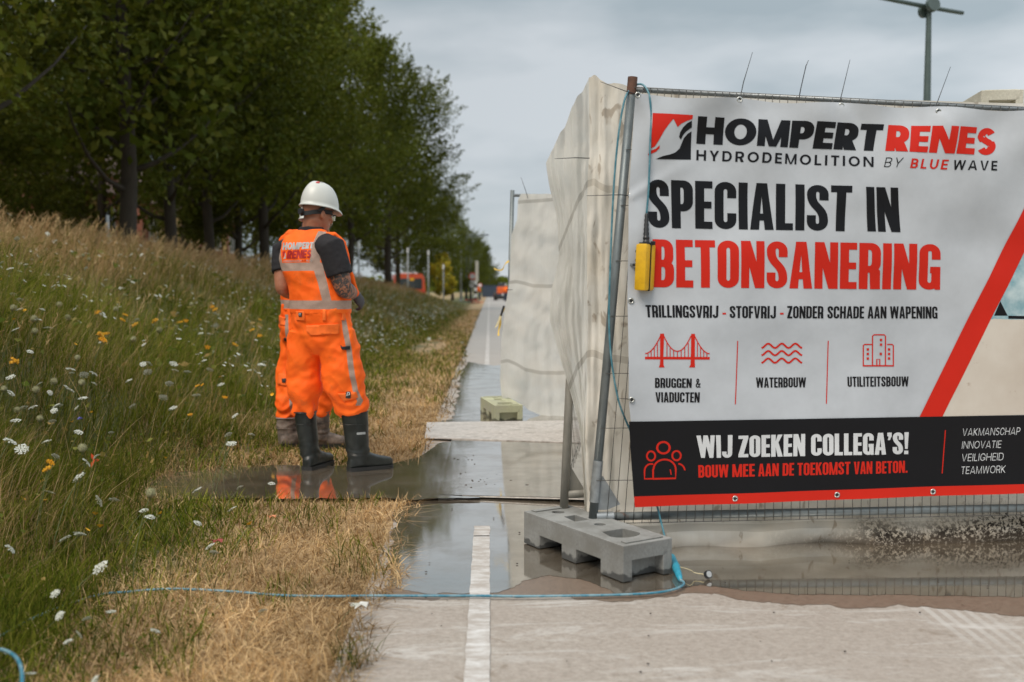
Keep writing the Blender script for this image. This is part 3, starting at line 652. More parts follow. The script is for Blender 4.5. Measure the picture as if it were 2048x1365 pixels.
def tree(name, label, X, Y, var, rad, top, rz, group='leafy trees in the row along the bank', z=None, tr=1.0):
    cm, tm, r0, t0 = TV[var]; z = hz(X, Y) if z is None else z
    r = empty(name, (X, Y, z), rz); tag(r, label, 'tree', group)
    sx = rad/r0; sz = (top-z)/t0
    c = link('crown', cm, r); c.scale = (sx, sx, sz); t = link('trunk', tm, r); t.scale = (min(tr, sx*1.1), min(tr, sx*1.1), sz); return r
def tx(px, Y): return P(px, 580, Y).x
TREES = [('nearest leafy tree, its bright crown filling the top left corner', -8.7, 15.2, 0, 3.1, 12.5, .3, 1.0),
 ('broad dark tree with the thickest bare trunk, left of the brick gable', tx(258, 24), 24, 4, 4.2, 15.5, 3.9, 1.05),
 ('dark tree whose slim trunk stands just right of the brick gable', tx(345, 29), 29, 2, 4.0, 16, 2.9, .9),
 ('dark tree whose trunk stands before the row of brick houses', tx(422, 34), 34, 4, 4.0, 16, .4, .9),
 ('dark tree with thin trunk at the right end of the brick houses', tx(478, 39), 39, 1, 3.9, 16.5, 4.1, .8),
 ('tree with a pale brownish trunk just left of the white helmeted worker', tx(530, 36), 36, 3, 3.7, 17, 5.2, .95),
 ('tall olive green tree rising directly behind the white helmet', tx(592, 42), 42, 3, 3.0, 18.5, 2.0, .9),
 ('dark tree with its trunk right of the worker, behind the meadow', tx(700, 51), 51, 4, 3.4, 14.4, 3.3, 1),
 ('tree with the dense dark green crown that ends the near row', tx(776, 60), 60, 2, 4.15, 15.6, .9, 1.15),
 ('tree behind the end of the near row, above the orange bus', tx(796, 74), 74, 1, 4.0, 13.5, 2.2, 1.0),
 ('tree with low crown closing the view behind the yellow young tree', tx(842, 96), 96, 4, 3.8, 11.5, 1.1, 1.0)]
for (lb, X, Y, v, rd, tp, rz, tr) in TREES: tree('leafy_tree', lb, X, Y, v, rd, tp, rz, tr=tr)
for k, (X, Y, v, rd, tp) in enumerate([(-30, 38, 1, 6, 17), (-31, 50, 4, 6, 17), (-30, 63, 2, 6, 17), (-14.2, 18, 4, 4.4, 16), (-13.6, 45, 1, 3.6, 20), (-13.4, 54, 4, 3.4, 20), (-13.8, 36, 2, 3.2, 19), (-20, 86, 1, 5, 15), (-13, 84, 2, 4.6, 15)]):
    tree('leafy_tree', 'dark tree half hidden in the second row behind the bank', X, Y, v, rd, tp, k*1.3, 'dark trees in the hidden second row')
for k, (X, Y, rd) in enumerate([(-16.8, 37, 2.6), (-15.2, 30, 2.6), (-14.4, 24, 2.6)]): tree('leafy_tree', 'low bushy tree filling the gap under the left canopy', X, Y, 4, rd, 7.5, k*1.9, 'low bushy trees on the left')
for k, (px, Y, v, rd, tp, lb) in enumerate([(905, 112, 1, 3.0, 9.2, 'distant round tree behind the yellow young tree'), (932, 128, 2, 2.6, 9.3, 'distant tree standing behind the dark slim masts'), (952, 160, 4, 2.8, 9.0, 'distant tree rising behind the round traffic signs'), (968, 205, 1, 2.8, 8.4, 'farther tree lower than the one behind the signs'), (976, 265, 2, 3.0, 7.8, 'farthest small tree of the row, close to the road end')]):
    tree('leafy_tree', lb, tx(px, Y), Y, v, rd, tp, k*2.1, 'distant trees along the road', z=0)
# yellow young tree
r = empty('young_tree', (tx(885, 74), 74, hz(tx(885, 74), 74))); tag(r, 'young yellow-leaved tree standing by itself near the orange bus', 'tree')
link('crown', crown_mesh('yellow_crown', 1.0, .7, 3.7, 130, 34, .13, [(.66, .50, .04), (.55, .44, .05), (.74, .56, .07), (.40, .38, .05)], 300, wide=.3), r)
link('trunk', trunk_mesh('young_trunk', .05, .8, 3.4, 1.0, 33), r)
# woods on the horizon
V, F, K = leaves_np(np.stack([rng.uniform(-260, 330, 9000), rng.uniform(600, 660, 9000), rng.beta(1.2, 1.6, 9000)*9.5], 1), rng.normal(0, 1, (9000, 3)), rng.uniform(2.2, 4.5, 9000), pick(9000, PAL_D)*1.3)
o = link('far_wood', np_mesh('far_wood', V, F, M['leaf'], K)); tag(o, 'low dark line of woods on the horizon', 'wood', kind='stuff')

# ------------------------------------------------------------------ brick houses behind the trees
m = NT('brick'); b = m.n('ShaderNodeTexBrick'); x = m.xyz(m.coord()); cv_ = m.n('ShaderNodeCombineXYZ'); m.l(m.math('ADD', x[0], x[1]), cv_.inputs[0]); m.l(x[2], cv_.inputs[1]); m.l(cv_.outputs[0], b.inputs['Vector'])
b.inputs['Color1'].default_value = (.27, .075, .04, 1); b.inputs['Color2'].default_value = (.34, .11, .06, 1); b.inputs['Mortar'].default_value = (.30, .24, .2, 1); b.inputs['Scale'].default_value = 5.0
m.set(b.outputs[0], .9); M['brick'] = m.m
M['rooftile'] = plain('roof_tile', (.13, .075, .055), .8, .3, 30); M['white'] = plain('white_frame', (.70, .70, .68), .5, .1); M['ochre'] = plain('ochre_panel', (.62, .42, .16), .7, .15)
M['glass'] = plain('dark_glass', (.05, .06, .065), .08, .2, bump=0); M['door'] = plain('door_paint', (.08, .09, .10), .4, .2)
def house():
    r = empty('brick_house', (0, 0, 0)); mb = MB()
    mb.box((-4, 0, 2.9), (8, 9.6, 5.8)); mb.add([(0, -4.8, 5.8), (-8, -4.8, 5.8), (-4, -4.8, 9.2)], [(0, 1, 2)]); mb.add([(0, 4.8, 5.8), (-8, 4.8, 5.8), (-4, 4.8, 9.2)], [(0, 1, 2)]); mb.build('wall', M['brick'], r, world=False)
    mb = MB(); th = math.atan2(3.4, 4); L = math.hypot(3.4, 4)+.4
    for s in (1, -1): mb.box((-4+s*2.05, 0, 7.55), (L, 9.9, .16), Matrix.Rotation(s*th, 3, 'Y'))
    mb.build('roof', M['rooftile'], r, world=False)
    for (y, z, wd, h) in ((-3.2, 1.5, 1.3, 1.5), (-.6, 1.5, 1.3, 1.5), (3.4, 1.5, 1.0, 1.5), (-3.2, 4.4, 1.3, 1.4), (-.6, 4.4, 1.3, 1.4), (3.2, 4.4, 1.3, 1.4)):
        f = MB()
        for s in (-1, 1): f.box((.03, y+s*(wd/2-.05), z), (.10, .10, h)); f.box((.03, y, z+s*(h/2-.05)), (.096, wd-.2, .10))
        f.box((.03, y, z), (.092, .06, h-.2)); fo = f.build('window', M['white'], r, world=False)
        MB().box((.015, y, z), (.04, wd-.02, h-.02)).build('pane', M['glass'], fo, world=False)
    for y in (-1.9, 1.2, 4.55): MB().box((.025, y, 4.3), (.06, .8 if y < 4 else .4, 2.2)).build('facade_panel', M['ochre'], r, world=False)
    MB().box((.03, 1.7, 1.05), (.07, 1.0, 2.1)).build('door', M['door'], r, world=False); return r
h0 = house(); cm = {}
for ob in bpy.data.objects: cm[ob.name] = [c for c in bpy.data.objects if c.parent == ob] if ob.name.split('.')[0] in ('brick_house', 'window', 'wall', 'roof', 'pane', 'facade_panel', 'door') else []
HL = ['brick house nearest the camera, far left behind the trees', 'brick gable house with a white window showing between two trunks', 'brick house with ochre panels seen between the slim trunks', 'last brick house of the row, right end of the terrace']
for i, y in enumerate((33, 46, 58.5, 68.6)):
    o = h0 if i == 0 else copy_tree(h0, None, cm); o.location = (-18.6+.06*i, y, .1); tag(o, HL[i], 'house', 'brick houses behind the trees')
# ------------------------------------------------------------------ things along the far end of the road
M['galv'] = plain('galvanised', (.33, .35, .36), .45, .25, 20, .6); M['pole_grey'] = plain('pole_grey', (.36, .38, .39), .5, .15); M['pole_dark'] = plain('pole_dark', (.03, .04, .05), .5, .2)
M['signred'] = plain('sign_red', (.55, .04, .03), .4, .1); M['signwhite'] = plain('sign_white', (.75, .75, .75), .4, .08); M['signback'] = plain('sign_back', (.36, .37, .37), .5, .1)
M['black'] = plain('black_rubber', (.018, .018, .018), .6, .3); M['lens'] = plain('lamp_glass', (.7, .7, .65), .2, .1)
def post(name, label, X, Y, h, r, mat, z=None, cat='post', group=None):
    z = (hz(X, Y) if X < -.4 else 0) if z is None else z; e = empty(name, (X, Y, z)); tag(e, label, cat, group)
    MB().tube([(0, 0, 0), (0, 0, h*.35), (0, 0, h)], [r*1.25, r, r*.7], 10).build('pole', mat, e, smooth=True, world=False)
    MB().tube([(0, 0, -.1), (0, 0, .12)], [r*1.8, r*1.8], 10).build('base', mat, e, world=False); return e
post('metal_post', 'slim blue-grey post in the grass left of the thick trunk', tx(218, 20), 20, 1.2, .045, M['pole_grey'])
for px, tpy, lb in ((816, 505, 'short pale lamp post in front of the orange bus'), (857, 510, 'short pale lamp post just right of the orange bus'), (718, 497, 'thin pale lamp post behind the worker\'s back'), (887, 538, 'low grey post in front of the yellow young tree')):
    Y = 70 if px != 718 else 48; X = tx(px, Y); zt = P(px, tpy, Y).z; e = post('lamp_post', lb, X, Y, zt-hz(X, Y), .05 if px != 887 else .035, M['pole_grey'], cat='lamp post', group='short pale posts behind the meadow')
    MB().tube([(0, 0, zt-hz(X, Y)-.02), (0, 0, zt-hz(X, Y)+.32)], [.07, .055], 8).build('lamp_head', M['signwhite'], e, world=False)
X = tx(922, 112); e = post('street_lamp', 'tall pale street lamp with its bent arm pointing left', X, 112, 5.6, .13, M['pole_grey'], cat='street lamp')
MB().tube(catmull([(0, 0, 5.5), (0, 0, 6.1), (-.3, 0, 6.55), (-.8, 0, 6.75), (-1.0, 0, 6.83)], 5), .07, 8).build('arm', M['pole_grey'], e, smooth=True, world=False)
MB().box((-1.05, 0, 6.82), (.55, .22, .12), bev=.03).build('lamp_head', M['signback'], e, world=False)
for px, tpy, ln, lb in ((933, 471, 2.0, 'dark mast with a long lamp arm reaching out over the road'), (941, 492, 0, 'bare dark mast right beside the one with the lamp arm')):
    Y = 118; X = tx(px, Y); zt = P(px, tpy, Y).z; e = post('dark_mast', lb, X, Y, zt, .12, M['pole_dark'], cat='mast')
    if ln: MB().tube([(0, 0, zt-.15), (ln, 0, zt+.02)], [.06, .04], 6).build('arm', M['pole_dark'], e, world=False); MB().box((ln+.2, 0, zt+.05), (.9, .3, .13), bev=.03).build('lamp_head', M['pole_dark'], e, world=False)
    else: MB().box((0, 0, zt-.3), (.24, .2, .5), bev=.03).build('camera_box', M['pole_dark'], e, world=False)
def round_sign(lb, px, py, Y, rad, kinds, sc=1):
    X = tx(px, Y); z = P(px, py, Y).z; e = empty('traffic_sign', (X, Y, 0)); tag(e, lb, 'traffic sign')
    MB().tube([(0, 0, -.1), (0, 0, z+rad)], .045, 8).build('pole', M['pole_grey'], e, world=False)
    for dz, kd in kinds:
        c = Vector((0, -.06, z+dz)); mk = {'w': M['signwhite'], 'r': M['signred'], 'b': M['signback']}
        o = MB().tube([c, c+Vector((0, .03, 0))], [rad, rad], 24).build('disc', mk[kd[0]], e, world=False)
        if len(kd) > 1: MB().tube([c-Vector((0, .012, 0)), c], [rad*.70, rad*.70], 24).build('face', mk[kd[1]], o, world=False)
    return e
round_sign('pair of round grey sign backs on one post, upper one red rimmed', 945, 553, 112, .42, [(0, 'rb'), (-.85, 'b')])
round_sign('small round white sign with a red rim behind the far worker', 960, 571, 124, .26, [(0, 'rw')])
e = empty('striped_post', (tx(951, 112), 112, 0)); tag(e, 'black and white striped marker post by the round signs', 'marker post')
for k in range(6): MB().tube([(0, 0, k*.36), (0, 0, k*.36+.355)], .17, 10).build('band', M['signwhite'] if k % 2 else M['black'], e, world=False)
MB().box((.15, 0, 3.3), (.34, .2, 2.3), bev=.03).build('sign_board', plain('board_cream', (.6, .57, .5), .6), e, world=False)
# pile of barrier parts
e = empty('barrier_pile', (tx(944, 86), 86, 0.0)); tag(e, 'small pile of dark and orange barrier boards lying on the verge', 'barrier boards')
random.seed(5)
for k in range(6): MB().box((random.uniform(-.5, .5), random.uniform(-.4, .4), .05+.07*k), (1.1, .16, .06), Matrix.Rotation(random.uniform(-.5, .5), 3, 'Z'), .01).build('board', M['signred'] if k % 3 == 1 else M['black'], e, world=False)
# orange bus
M['bus'] = plain('bus_orange', (.66, .11, .05), .35, .08, 4, bump=0)
e = empty('bus', (tx(819, 82), 82, -.3)); e.rotation_euler.z = R(9); tag(e, 'orange-red minibus seen from behind above the meadow', 'bus')
mb = MB(); prof = [(-1.3, .45), (1.3, .45), (1.32, 1.6), (1.22, 2.55), (1.0, 2.82), (-1.0, 2.82), (-1.22, 2.55), (-1.32, 1.6)]
mb.prism(prof, (0, 0, 0), Vector((1, 0, 0)), Vector((0, 0, 1)), Vector((0, 1, 0)), 6.5); mb.build('body', M['bus'], e, world=False)
MB().box((0, -.02, 2.0), (2.05, .06, .85), bev=.02).build('rear_window', M['glass'], e, world=False)
for s in (-1, 1):
    MB().box((s*1.285, 3.2, 2.0), (.08, 5.4, .75), bev=.02).build('side_window', M['glass'], e, world=False); MB().box((s*1.12, -.03, 1.2), (.2, .06, .5)).build('tail_light', M['signred'], e, world=False)
    for y in (1.2, 5.2):
        wv = MB().tube([(s*1.05, y, .45), (s*1.33, y, .45)], .45, 18).build('wheel', M['black'], e, world=False); MB().tube([(s*1.33, y, .45), (s*1.35, y, .45)], .25, 14).build('rim', M['pole_grey'], wv, world=False)
MB().box((0, -.05, .6), (2.5, .12, .25), bev=.03).build('bumper', M['black'], e, world=False); MB().box((.2, -.04, 2.35), (.35, .03, .22)).build('route_plate', M['yellow'], e, world=False)
MB().box((0, 3, 2.87), (1.5, 4, .12), bev=.03).build('roof_unit', M['signwhite'], e, world=False)
# orange loader and container at the end of the road
M['orange'] = plain('loader_orange', (.75, .13, .03), .4, .15, 5)
e = empty('loader', (tx(1003, 112), 112, 0)); tag(e, 'small orange loader with big black tyres at the road end', 'loader')
MB().box((0, .6, 1.15), (1.0, 2.2, .75), bev=.06).build('body', M['orange'], e, world=False); MB().box((.05, 1.0, 1.75), (.9, 1.1, .5), bev=.05).build('cab', M['glass'], e, world=False)
for x, y, rr in ((-.72, .2, .5), (.72, .2, .5), (-.6, 1.8, .4), (.6, 1.8, .4)):
    wv = MB().tube([(x-.17, y, rr), (x+.17, y, rr)], rr, 16).build('wheel', M['black'], e, world=False); MB().tube([(x-.18, y, rr), (x+.18, y, rr)], rr*.5, 12).build('rim', M['orange'], wv, world=False)
MB().tube([(.3, -.2, 1.2), (.3, -1.0, .5)], .06, 6).build('lift_arm', M['black'], e, world=False); MB().box((0, -1.1, .35), (1.2, .3, .4), bev=.03).build('bucket', M['black'], e, world=False)
M['dblue'] = plain('container_paint', (.03, .045, .07), .5, .2)
e = empty('site_container', (tx(984, 150), 150, 0)); tag(e, 'dark blue site container parked beyond the loader', 'container')
MB().box((0, 1.5, .95), (3.0, 3, 1.7), bev=.03).build('body', M['dblue'], e, world=False); MB().box((0, 1.5, 1.85), (3.1, 3.1, .1)).build('roof', M['dblue'], e, world=False)
for s in (-1, 1): MB().box((s*.7, -.02, .95), (1.3, .05, 1.5), bev=.01).build('door', M['dblue'], e, world=False)
# tall dark mast on the right, behind the banner
M['mast'] = plain('mast_green', (.075, .105, .10), .45, .15, 6, bump=.05)
YM = 16.0; nd = P(1858, 15, YM); bx = P(1850, 205, YM); e = empty('mast', (nd.x, YM, 0)); tag(e, 'tapered grey-green mast with cross arms standing behind the banner', 'mast')
ns = nd.z
MB().tube([(0, 0, 0), (0, 0, 2.5), (0, 0, ns-.05), (0, 0, ns+1.2)], [.085, .078, .040, .034], 18).build('pole', M['mast'], e, smooth=True, world=False)
MB().tube([(.015, -.04, ns+.015), (.035, -.115, ns+.025)], [.112, .112], 24).build('clamp_disc', M['mast'], e, world=False); MB().tube([(-.035, .03, ns-.05), (-.055, .09, ns-.04)], [.108, .108], 24).build('clamp_disc', M['mast'], e, world=False)
dR = P(1925, 27, YM*1.022)-nd; dL = P(1775, 0, YM*.974)-nd; dR.z = dL.z = 0
MB().tube([Vector((0, 0, ns+.01))+dR, Vector((0, 0, ns))], [.033, .036], 10).build('cross_arm', M['mast'], e, smooth=True, world=False); MB().tube([Vector((0, 0, ns)), Vector((0, 0, ns+.01))+dL*2.2], [.036, .030], 10).build('cross_arm', M['mast'], e, smooth=True, world=False)
MB().box((0, 0, .02), (.4, .4, .05)).build('base_plate', M['mast'], e, world=False)
# ------------------------------------------------------------------ lettering (own outlines, no font files)
def arc(cx, cy, rx, ry, a0, a1, n=7): return [(cx+rx*math.cos(R(lerp(a0, a1, i/n))), cy+ry*math.sin(R(lerp(a0, a1, i/n)))) for i in range(n+1)]
def rr(x0, y0, x1, y1, rx, ry, c='1111'):
    """rounded rectangle; corners: bottom left, bottom right, top right, top left"""
    rx = max(1e-4, min(rx, (x1-x0)/2)); ry = max(1e-4, min(ry, (y1-y0)/2)); p = []
    p += arc(x0+rx, y0+ry, rx, ry, 180, 270) if c[0] == '1' else [(x0, y0)]
    p += arc(x1-rx, y0+ry, rx, ry, 270, 360) if c[1] == '1' else [(x1, y0)]
    p += arc(x1-rx, y1-ry, rx, ry, 0, 90) if c[2] == '1' else [(x1, y1)]
    p += arc(x0+rx, y1-ry, rx, ry, 90, 180) if c[3] == '1' else [(x0, y1)]
    return p
def stroke(path, s, t):
    L, Rr = [], []; n = len(path)
    for i, (x, y) in enumerate(path):
        a = path[max(i-1, 0)]; b = path[min(i+1, n-1)]; dx, dy = b[0]-a[0], b[1]-a[1]; l = math.hypot(dx, dy) or 1; dx /= l; dy /= l
        w = .5*(s*dy*dy+t*dx*dx); L.append((x-dy*w, y+dx*w)); Rr.append((x+dy*w, y-dx*w))
    return L+Rr[::-1]
def bez(p0, p1, p2, p3, n=10):
    return [tuple(p0[k]*(1-t)**3+3*p1[k]*t*(1-t)**2+3*p2[k]*t*t*(1-t)+p3[k]*t**3 for k in (0, 1)) for t in [i/n for i in range(n+1)]]
WC = dict(A=.46, B=.43, C=.43, D=.43, E=.34, F=.33, G=.43, H=.45, I=.0, J=.41, K=.45, L=.33, M=.60, N=.47, O=.43, P=.42, R=.43, S=.42, T=.40, U=.43, V=.46, W=.70, Y=.45, Z=.39)
WW = dict(A=.92, B=.70, C=.78, D=.80, E=.60, F=.58, G=.85, H=.84, I=.0, J=.5, K=.78, L=.56, M=1.0, N=.84, O=.96, P=.70, R=.72, S=.66, T=.68, U=.78, V=.86, W=1.2, Y=.8, Z=.68)
def glyph(ch, s, t, W, ry):
    """list of (outline, holes) in a box of height 1, and the width"""
    w = W.get(ch, .3); rx = w/2; G_ = []
    if ch in "I": w = s; G_ = [([(0, 0), (s, 0), (s, 1), (0, 1)], [])]; return G_, w
    q = lambda a, b, c, d: ([(a, b), (c, b), (c, d), (a, d)], [])
    iy = max(.03, ry-t); ir = max(.02, (w-2*s)/2)
    if ch == 'O': G_ = [(rr(0, 0, w, 1, rx, ry), [rr(s, t, w-s, 1-t, ir, iy)])]
    elif ch == 'D': G_ = [(rr(0, 0, w, 1, rx, ry, '0110'), [rr(s, t, w-s, 1-t, ir, iy, '0110')])]
    elif ch in 'BPR':
        m_ = .5 if ch == 'B' else .43; hh = (1-m_)
        G_ = [(rr(0, m_-t*.5, w*(.97 if ch == 'B' else 1), 1, rx*.9, min(ry, hh*.5), '0110'), [rr(s, m_+t*.5, w*(.97 if ch == 'B' else 1)-s, 1-t, ir, max(.03, min(ry, hh*.5)-t*.7), '0110')])]
        if ch == 'B': G_ += [(rr(0, 0, w, m_+t*.5, rx*.9, min(ry, .26), '0110'), [rr(s, t, w-s, m_-t*.5, ir, max(.03, min(ry, .26)-t*.7), '0110')])]
        else: G_.append(q(0, 0, s, m_))
        if ch == 'R':
            G_.append(([(w-s*1.12, 0), (w, 0), (w-s*.05, m_-t*.2), (w-s*.45, m_+t*.3), (w-s*1.25, m_+t*.3)], []) if W is WC else ([(w-s*1.35, 0), (w+s*.02, 0), (w*.72, m_+t*.2), (w*.72-s*1.1, m_+t*.2)], []))
    elif ch in 'CG':
        X1 = w-s/2; X0 = s/2; r_ = (X1-X0)/2; yy = ry-t/2; cx = w/2; top = .66 if W is WC else .74; bot = 1-top
        p = [(X1, top)]+arc(cx, 1-t/2-yy, r_, yy, 0, 180, 12)+arc(cx, t/2+yy, r_, yy, 180, 360, 12)
        if yy > .44: p = arc(cx, .5, r_, yy, 42, 318, 22)
        elif ch == 'C': p += [(X1, bot)]
        else: p += [(X1, .46)]
        G_ = [(stroke(p, s, t), [])]
        if ch == 'G':
            G_.append(q(w*.52, .36, w-s*.5, .36+t*.95)); G_.append(q(w-s*.62, 0, w, .36+t*.95) if W is WC else q(w-s*.98, .14, w-s*.1, .36+t*.95))
    elif ch == 'S':
        X1 = w-s/2; X0 = s/2; r_ = (X1-X0)/2; yy = min(ry-t/2, .235); cx = w/2
        if W is WC: p = [(X1, .665)]+arc(cx, 1-t/2-yy, r_, yy, 0, 180, 10)+bez((X0, 1-t/2-yy-.02), (X0, .50), (X1, .52), (X1, t/2+yy+.02), 12)+arc(cx, t/2+yy, r_, yy, 360, 180, 10)+[(X0, .335)]
        else: p = arc(cx, 1-t/2-yy, r_, yy, 32, 200, 12)+bez((X0+r_*.35, .60), (cx-r_*.1, .50), (cx+r_*.3, .50), (X1-r_*.2, .41), 6)+arc(cx, t/2+yy, r_, yy, 380, 212, 12)
        G_ = [(stroke(p, s if W is WC else (s+t)/2, t), [])]
    elif ch in 'UJ':
        X1 = w-s/2; X0 = s/2; r_ = (X1-X0)/2; yy = min(ry, .42)-t/2; t = t*(.9 if ch == 'J' else 1)
        p = [(X1, 1), (X1, t/2+yy)]+arc(w/2, t/2+yy, r_, yy, 0, -180, 12)[1:]+([(X0, 1)] if ch == 'U' else [(X0, .27)])
        G_ = [(stroke(p, s, t), [])]
    elif ch == 'E': G_ = [q(0, 0, s, 1), q(s*.9, 1-t, w, 1), q(s*.9, .5-t*.48, w*.95, .5+t*.48), q(s*.9, 0, w, t)]
    elif ch == 'F': G_ = [q(0, 0, s, 1), q(s*.9, 1-t, w, 1), q(s*.9, .47-t*.5, w*.94, .47+t*.5)]
    elif ch == 'H': G_ = [q(0, 0, s, 1), q(w-s, 0, w, 1), q(s*.9, .5-t*.55, w-s*.9, .5+t*.55)]
    elif ch == 'L': G_ = [q(0, 0, s, 1), q(s*.9, 0, w, t)]
    elif ch == 'T': G_ = [q(0, 1-t, w, 1), q(w/2-s/2, 0, w/2+s/2, 1-t*.9)]
    elif ch == 'A':
        G_ = [([(0, 0), (s*.98, 0), (w/2+s*.12, 1), (w/2-s*.58, 1)], []), ([(w-s*.98, 0), (w, 0), (w/2+s*.58, 1), (w/2-s*.12, 1)], []), q(w*.24, .20, w*.76, .20+t)]
    elif ch in 'VY':
        if ch == 'V': G_ = [([(w/2-s*.58, 0), (w/2+s*.12, 0), (s*.98, 1), (0, 1)], []), ([(w/2-s*.12, 0), (w/2+s*.58, 0), (w, 1), (w-s*.98, 1)], [])]
        else: G_ = [q(w/2-s/2, 0, w/2+s/2, .45), ([(w/2-s*.5, .36), (w/2+s*.4, .44), (s*1.0, 1), (0, 1)], []), ([(w/2-s*.4, .44), (w/2+s*.5, .36), (w, 1), (w-s*1.0, 1)], [])]
    elif ch == 'W':
        a = w/4
        for x0, x1 in ((0, a), (2*a, a), (2*a, 3*a), (w, 3*a)):
            k = s*.46; top = (x0+k*(1 if x0 < w*.3 else (-1 if x0 > w*.7 else 0))); G_.append(([(x1-k*.95, 0), (x1+k*.95, 0), (top+k, 1), (top-k, 1)], []))
    elif ch == 'M':
        k = s*.85; G_ = [q(0, 0, k, 1), q(w-k, 0, w, 1), ([(w/2-s*.42, 0), (w/2+s*.25, 0), (k*1.15, 1), (k*.1, 1)], []), ([(w/2-s*.25, 0), (w/2+s*.42, 0), (w-k*.1, 1), (w-k*1.15, 1)], [])]
    elif ch == 'N': k = s*.92; G_ = [q(0, 0, k, 1), q(w-k, 0, w, 1), ([(w-k*1.15, 0), (w-k*.1, 0), (k*1.15, 1), (k*.1, 1)], [])]
    elif ch == 'K': G_ = [q(0, 0, s, 1), ([(s*.8, .34), (s*1.1, .30+t), (w, 1), (w-s*1.08, 1), (s*.8, .58)], []), ([(w-s*1.05, 0), (w+s*.06, 0), (s*1.55, .68), (s*.9, .50)], [])]
    elif ch == 'Z': G_ = [q(0, 1-t, w, 1), q(0, 0, w, t), ([(0, t*.8), (s*1.12, t*.8), (w, 1-t*.8), (w-s*1.12, 1-t*.8)], [])]
    elif ch == '&':
        w = .50; p = [(w-.06, .03), (.115, .70)]+arc(.215, .79, .095, .14, 205, -25, 12)+[(.27, .64), (.13, .46)]+arc(.20, .245, .135, .18, 125, 310, 12)+[(.36, .24), (w-.06, .50)]
        G_ = [(stroke(p, s*.72, t*.85), [])]
    elif ch == '-': w = .25; G_ = [q(.02, .36, .23, .36+t)]
    elif ch == '.': w = s; G_ = [q(0, 0, s, .16)]
    elif ch == "'": w = s; G_ = [([(s*.12, .66), (s*.6, .66), (s, .84), (s, 1), (0, 1), (0, .84), (s*.3, .82)], [])]
    elif ch == '!': w = s; G_ = [q(s*.03, 0, s*.97, .16), ([(s*.2, .24), (s*.8, .24), (s, 1), (0, 1)], [])]
    return G_, w
ST = {'anton': dict(s=.178, t=.150, W=WC, ry=.20, gap=.045), 'anton_s': dict(s=.165, t=.145, W=WC, ry=.2, gap=.055), 'heavy': dict(s=.29, t=.225, W=WW, ry=.5, gap=.05),
      'medium': dict(s=.195, t=.175, W=WW, ry=.5, gap=.30), 'thin': dict(s=.098, t=.092, W=WW, ry=.42, gap=.19), 'thinwide': dict(s=.09, t=.085, W=WW, ry=.5, gap=.3)}
def text_polys(txt, st):
    k = ST[st]; x = 0; out = []
    for c in txt:
        if c == ' ': x += .25; continue
        g, w_ = glyph(c, k['s'], k['t'], k['W'], k['ry']); out += [([(a+x, b) for a, b in o], [[(a+x, b) for a, b in h] for h in hs], j) for j, (o, hs) in enumerate(g)]; x += w_+k['gap']
    W_ = x-k['gap']; return [([(a/W_, b) for a, b in o], [[(a/W_, b) for a, b in h] for h in hs], j) for o, hs, j in out]
def tri2d(o, hs):
    ls = [[Vector((a, b, 0)) for a, b in l] for l in [o]+hs]; fl = [v for l in ls for v in l]
    return [[(fl[i].x, fl[i].y) for i in t] for t in tessellate_polygon(ls)]
def clip_axis(poly, ax, lo, hi):
    for sgn, lim in ((1, lo), (-1, hi)):
        o = []
        for i in range(len(poly)):
            a, b = poly[i], poly[(i+1) % len(poly)]; da, db = sgn*(a[ax]-lim), sgn*(b[ax]-lim)
            if da >= 0: o.append(a)
            if (da > 0 and db < 0) or (da < 0 and db > 0):
                t = da/(da-db); o.append((a[0]+(b[0]-a[0])*t, a[1]+(b[1]-a[1])*t))
        poly = o
        if len(poly) < 3: return []
    return poly
def dice(poly, cell):
    res = []; xs_ = [p[0] for p in poly]
    for i in range(math.floor(min(xs_)/cell), math.floor(max(xs_)/cell)+1):
        q = clip_axis(poly, 0, i*cell, (i+1)*cell)
        if not q: continue
        ys_ = [p[1] for p in q]
        for j in range(math.floor(min(ys_)/cell), math.floor(max(ys_)/cell)+1):
            r_ = clip_axis(q, 1, j*cell, (j+1)*cell)
            if r_: res.append(r_)
    return res

# ------------------------------------------------------------------ the front fence panel
PL = P(1184, 1040, 4.52); PL.z = 0
U = Vector((2.15, .08, 0)).normalized(); NB = Vector((-U.y, U.x, 0))      # NB points away from the camera
def FP(s, z, n=0.0): return PL+U*s+Vector((0, 0, z))+NB*n
m = NT('fence_steel'); n1 = m.noise(14, 5, .7, m.coord(scale=(1, 1, .4))); n2 = m.noise(3.2, 5, .7)
c = m.mix(m.ramp(n1, .3, .7), (.135, .155, .16), (.24, .26, .26)); c = m.mix(m.ramp(n2, .66, .72, 0, .85), c, (.20, .075, .03)); m.set(c, m.ramp(n1, .3, .7, .38, .6), .55).bump(n1, .12, .004); M['steel'] = m.m
m = NT('old_steel'); n1 = m.noise(14, 5, .7, m.coord(scale=(1, 1, .4))); m.set(m.mix(m.ramp(n1, .3, .7), (.20, .19, .165), (.33, .31, .27)), .6, .3).bump(n1, .15, .004); M['oldsteel'] = m.m
M['rust'] = plain('rusty_steel', (.13, .062, .04), .8, .4, 30); M['wire'] = plain('fence_wire', (.12, .115, .105), .5, .3, 30, .5, bump=0)
M['plastic'] = plain('black_plastic', (.015, .015, .016), .4, .2, bump=0); M['eyelet'] = plain('eyelet_metal', (.55, .55, .52), .3, .2, 30, .9, bump=0)
fence = empty('site_fence', PL); tag(fence, 'leaning mesh fence panel that carries the big printed banner', 'fence')
LEAN = (P(1265, 160, 4.53)-PL).dot(U)
p0, p1 = FP(0, .10), FP(LEAN, P(1265, 158, 4.53).z)
MB().tube([p0, p0.lerp(p1, .5), p1], .0205, 20).build('post', M['steel'], fence, smooth=True)
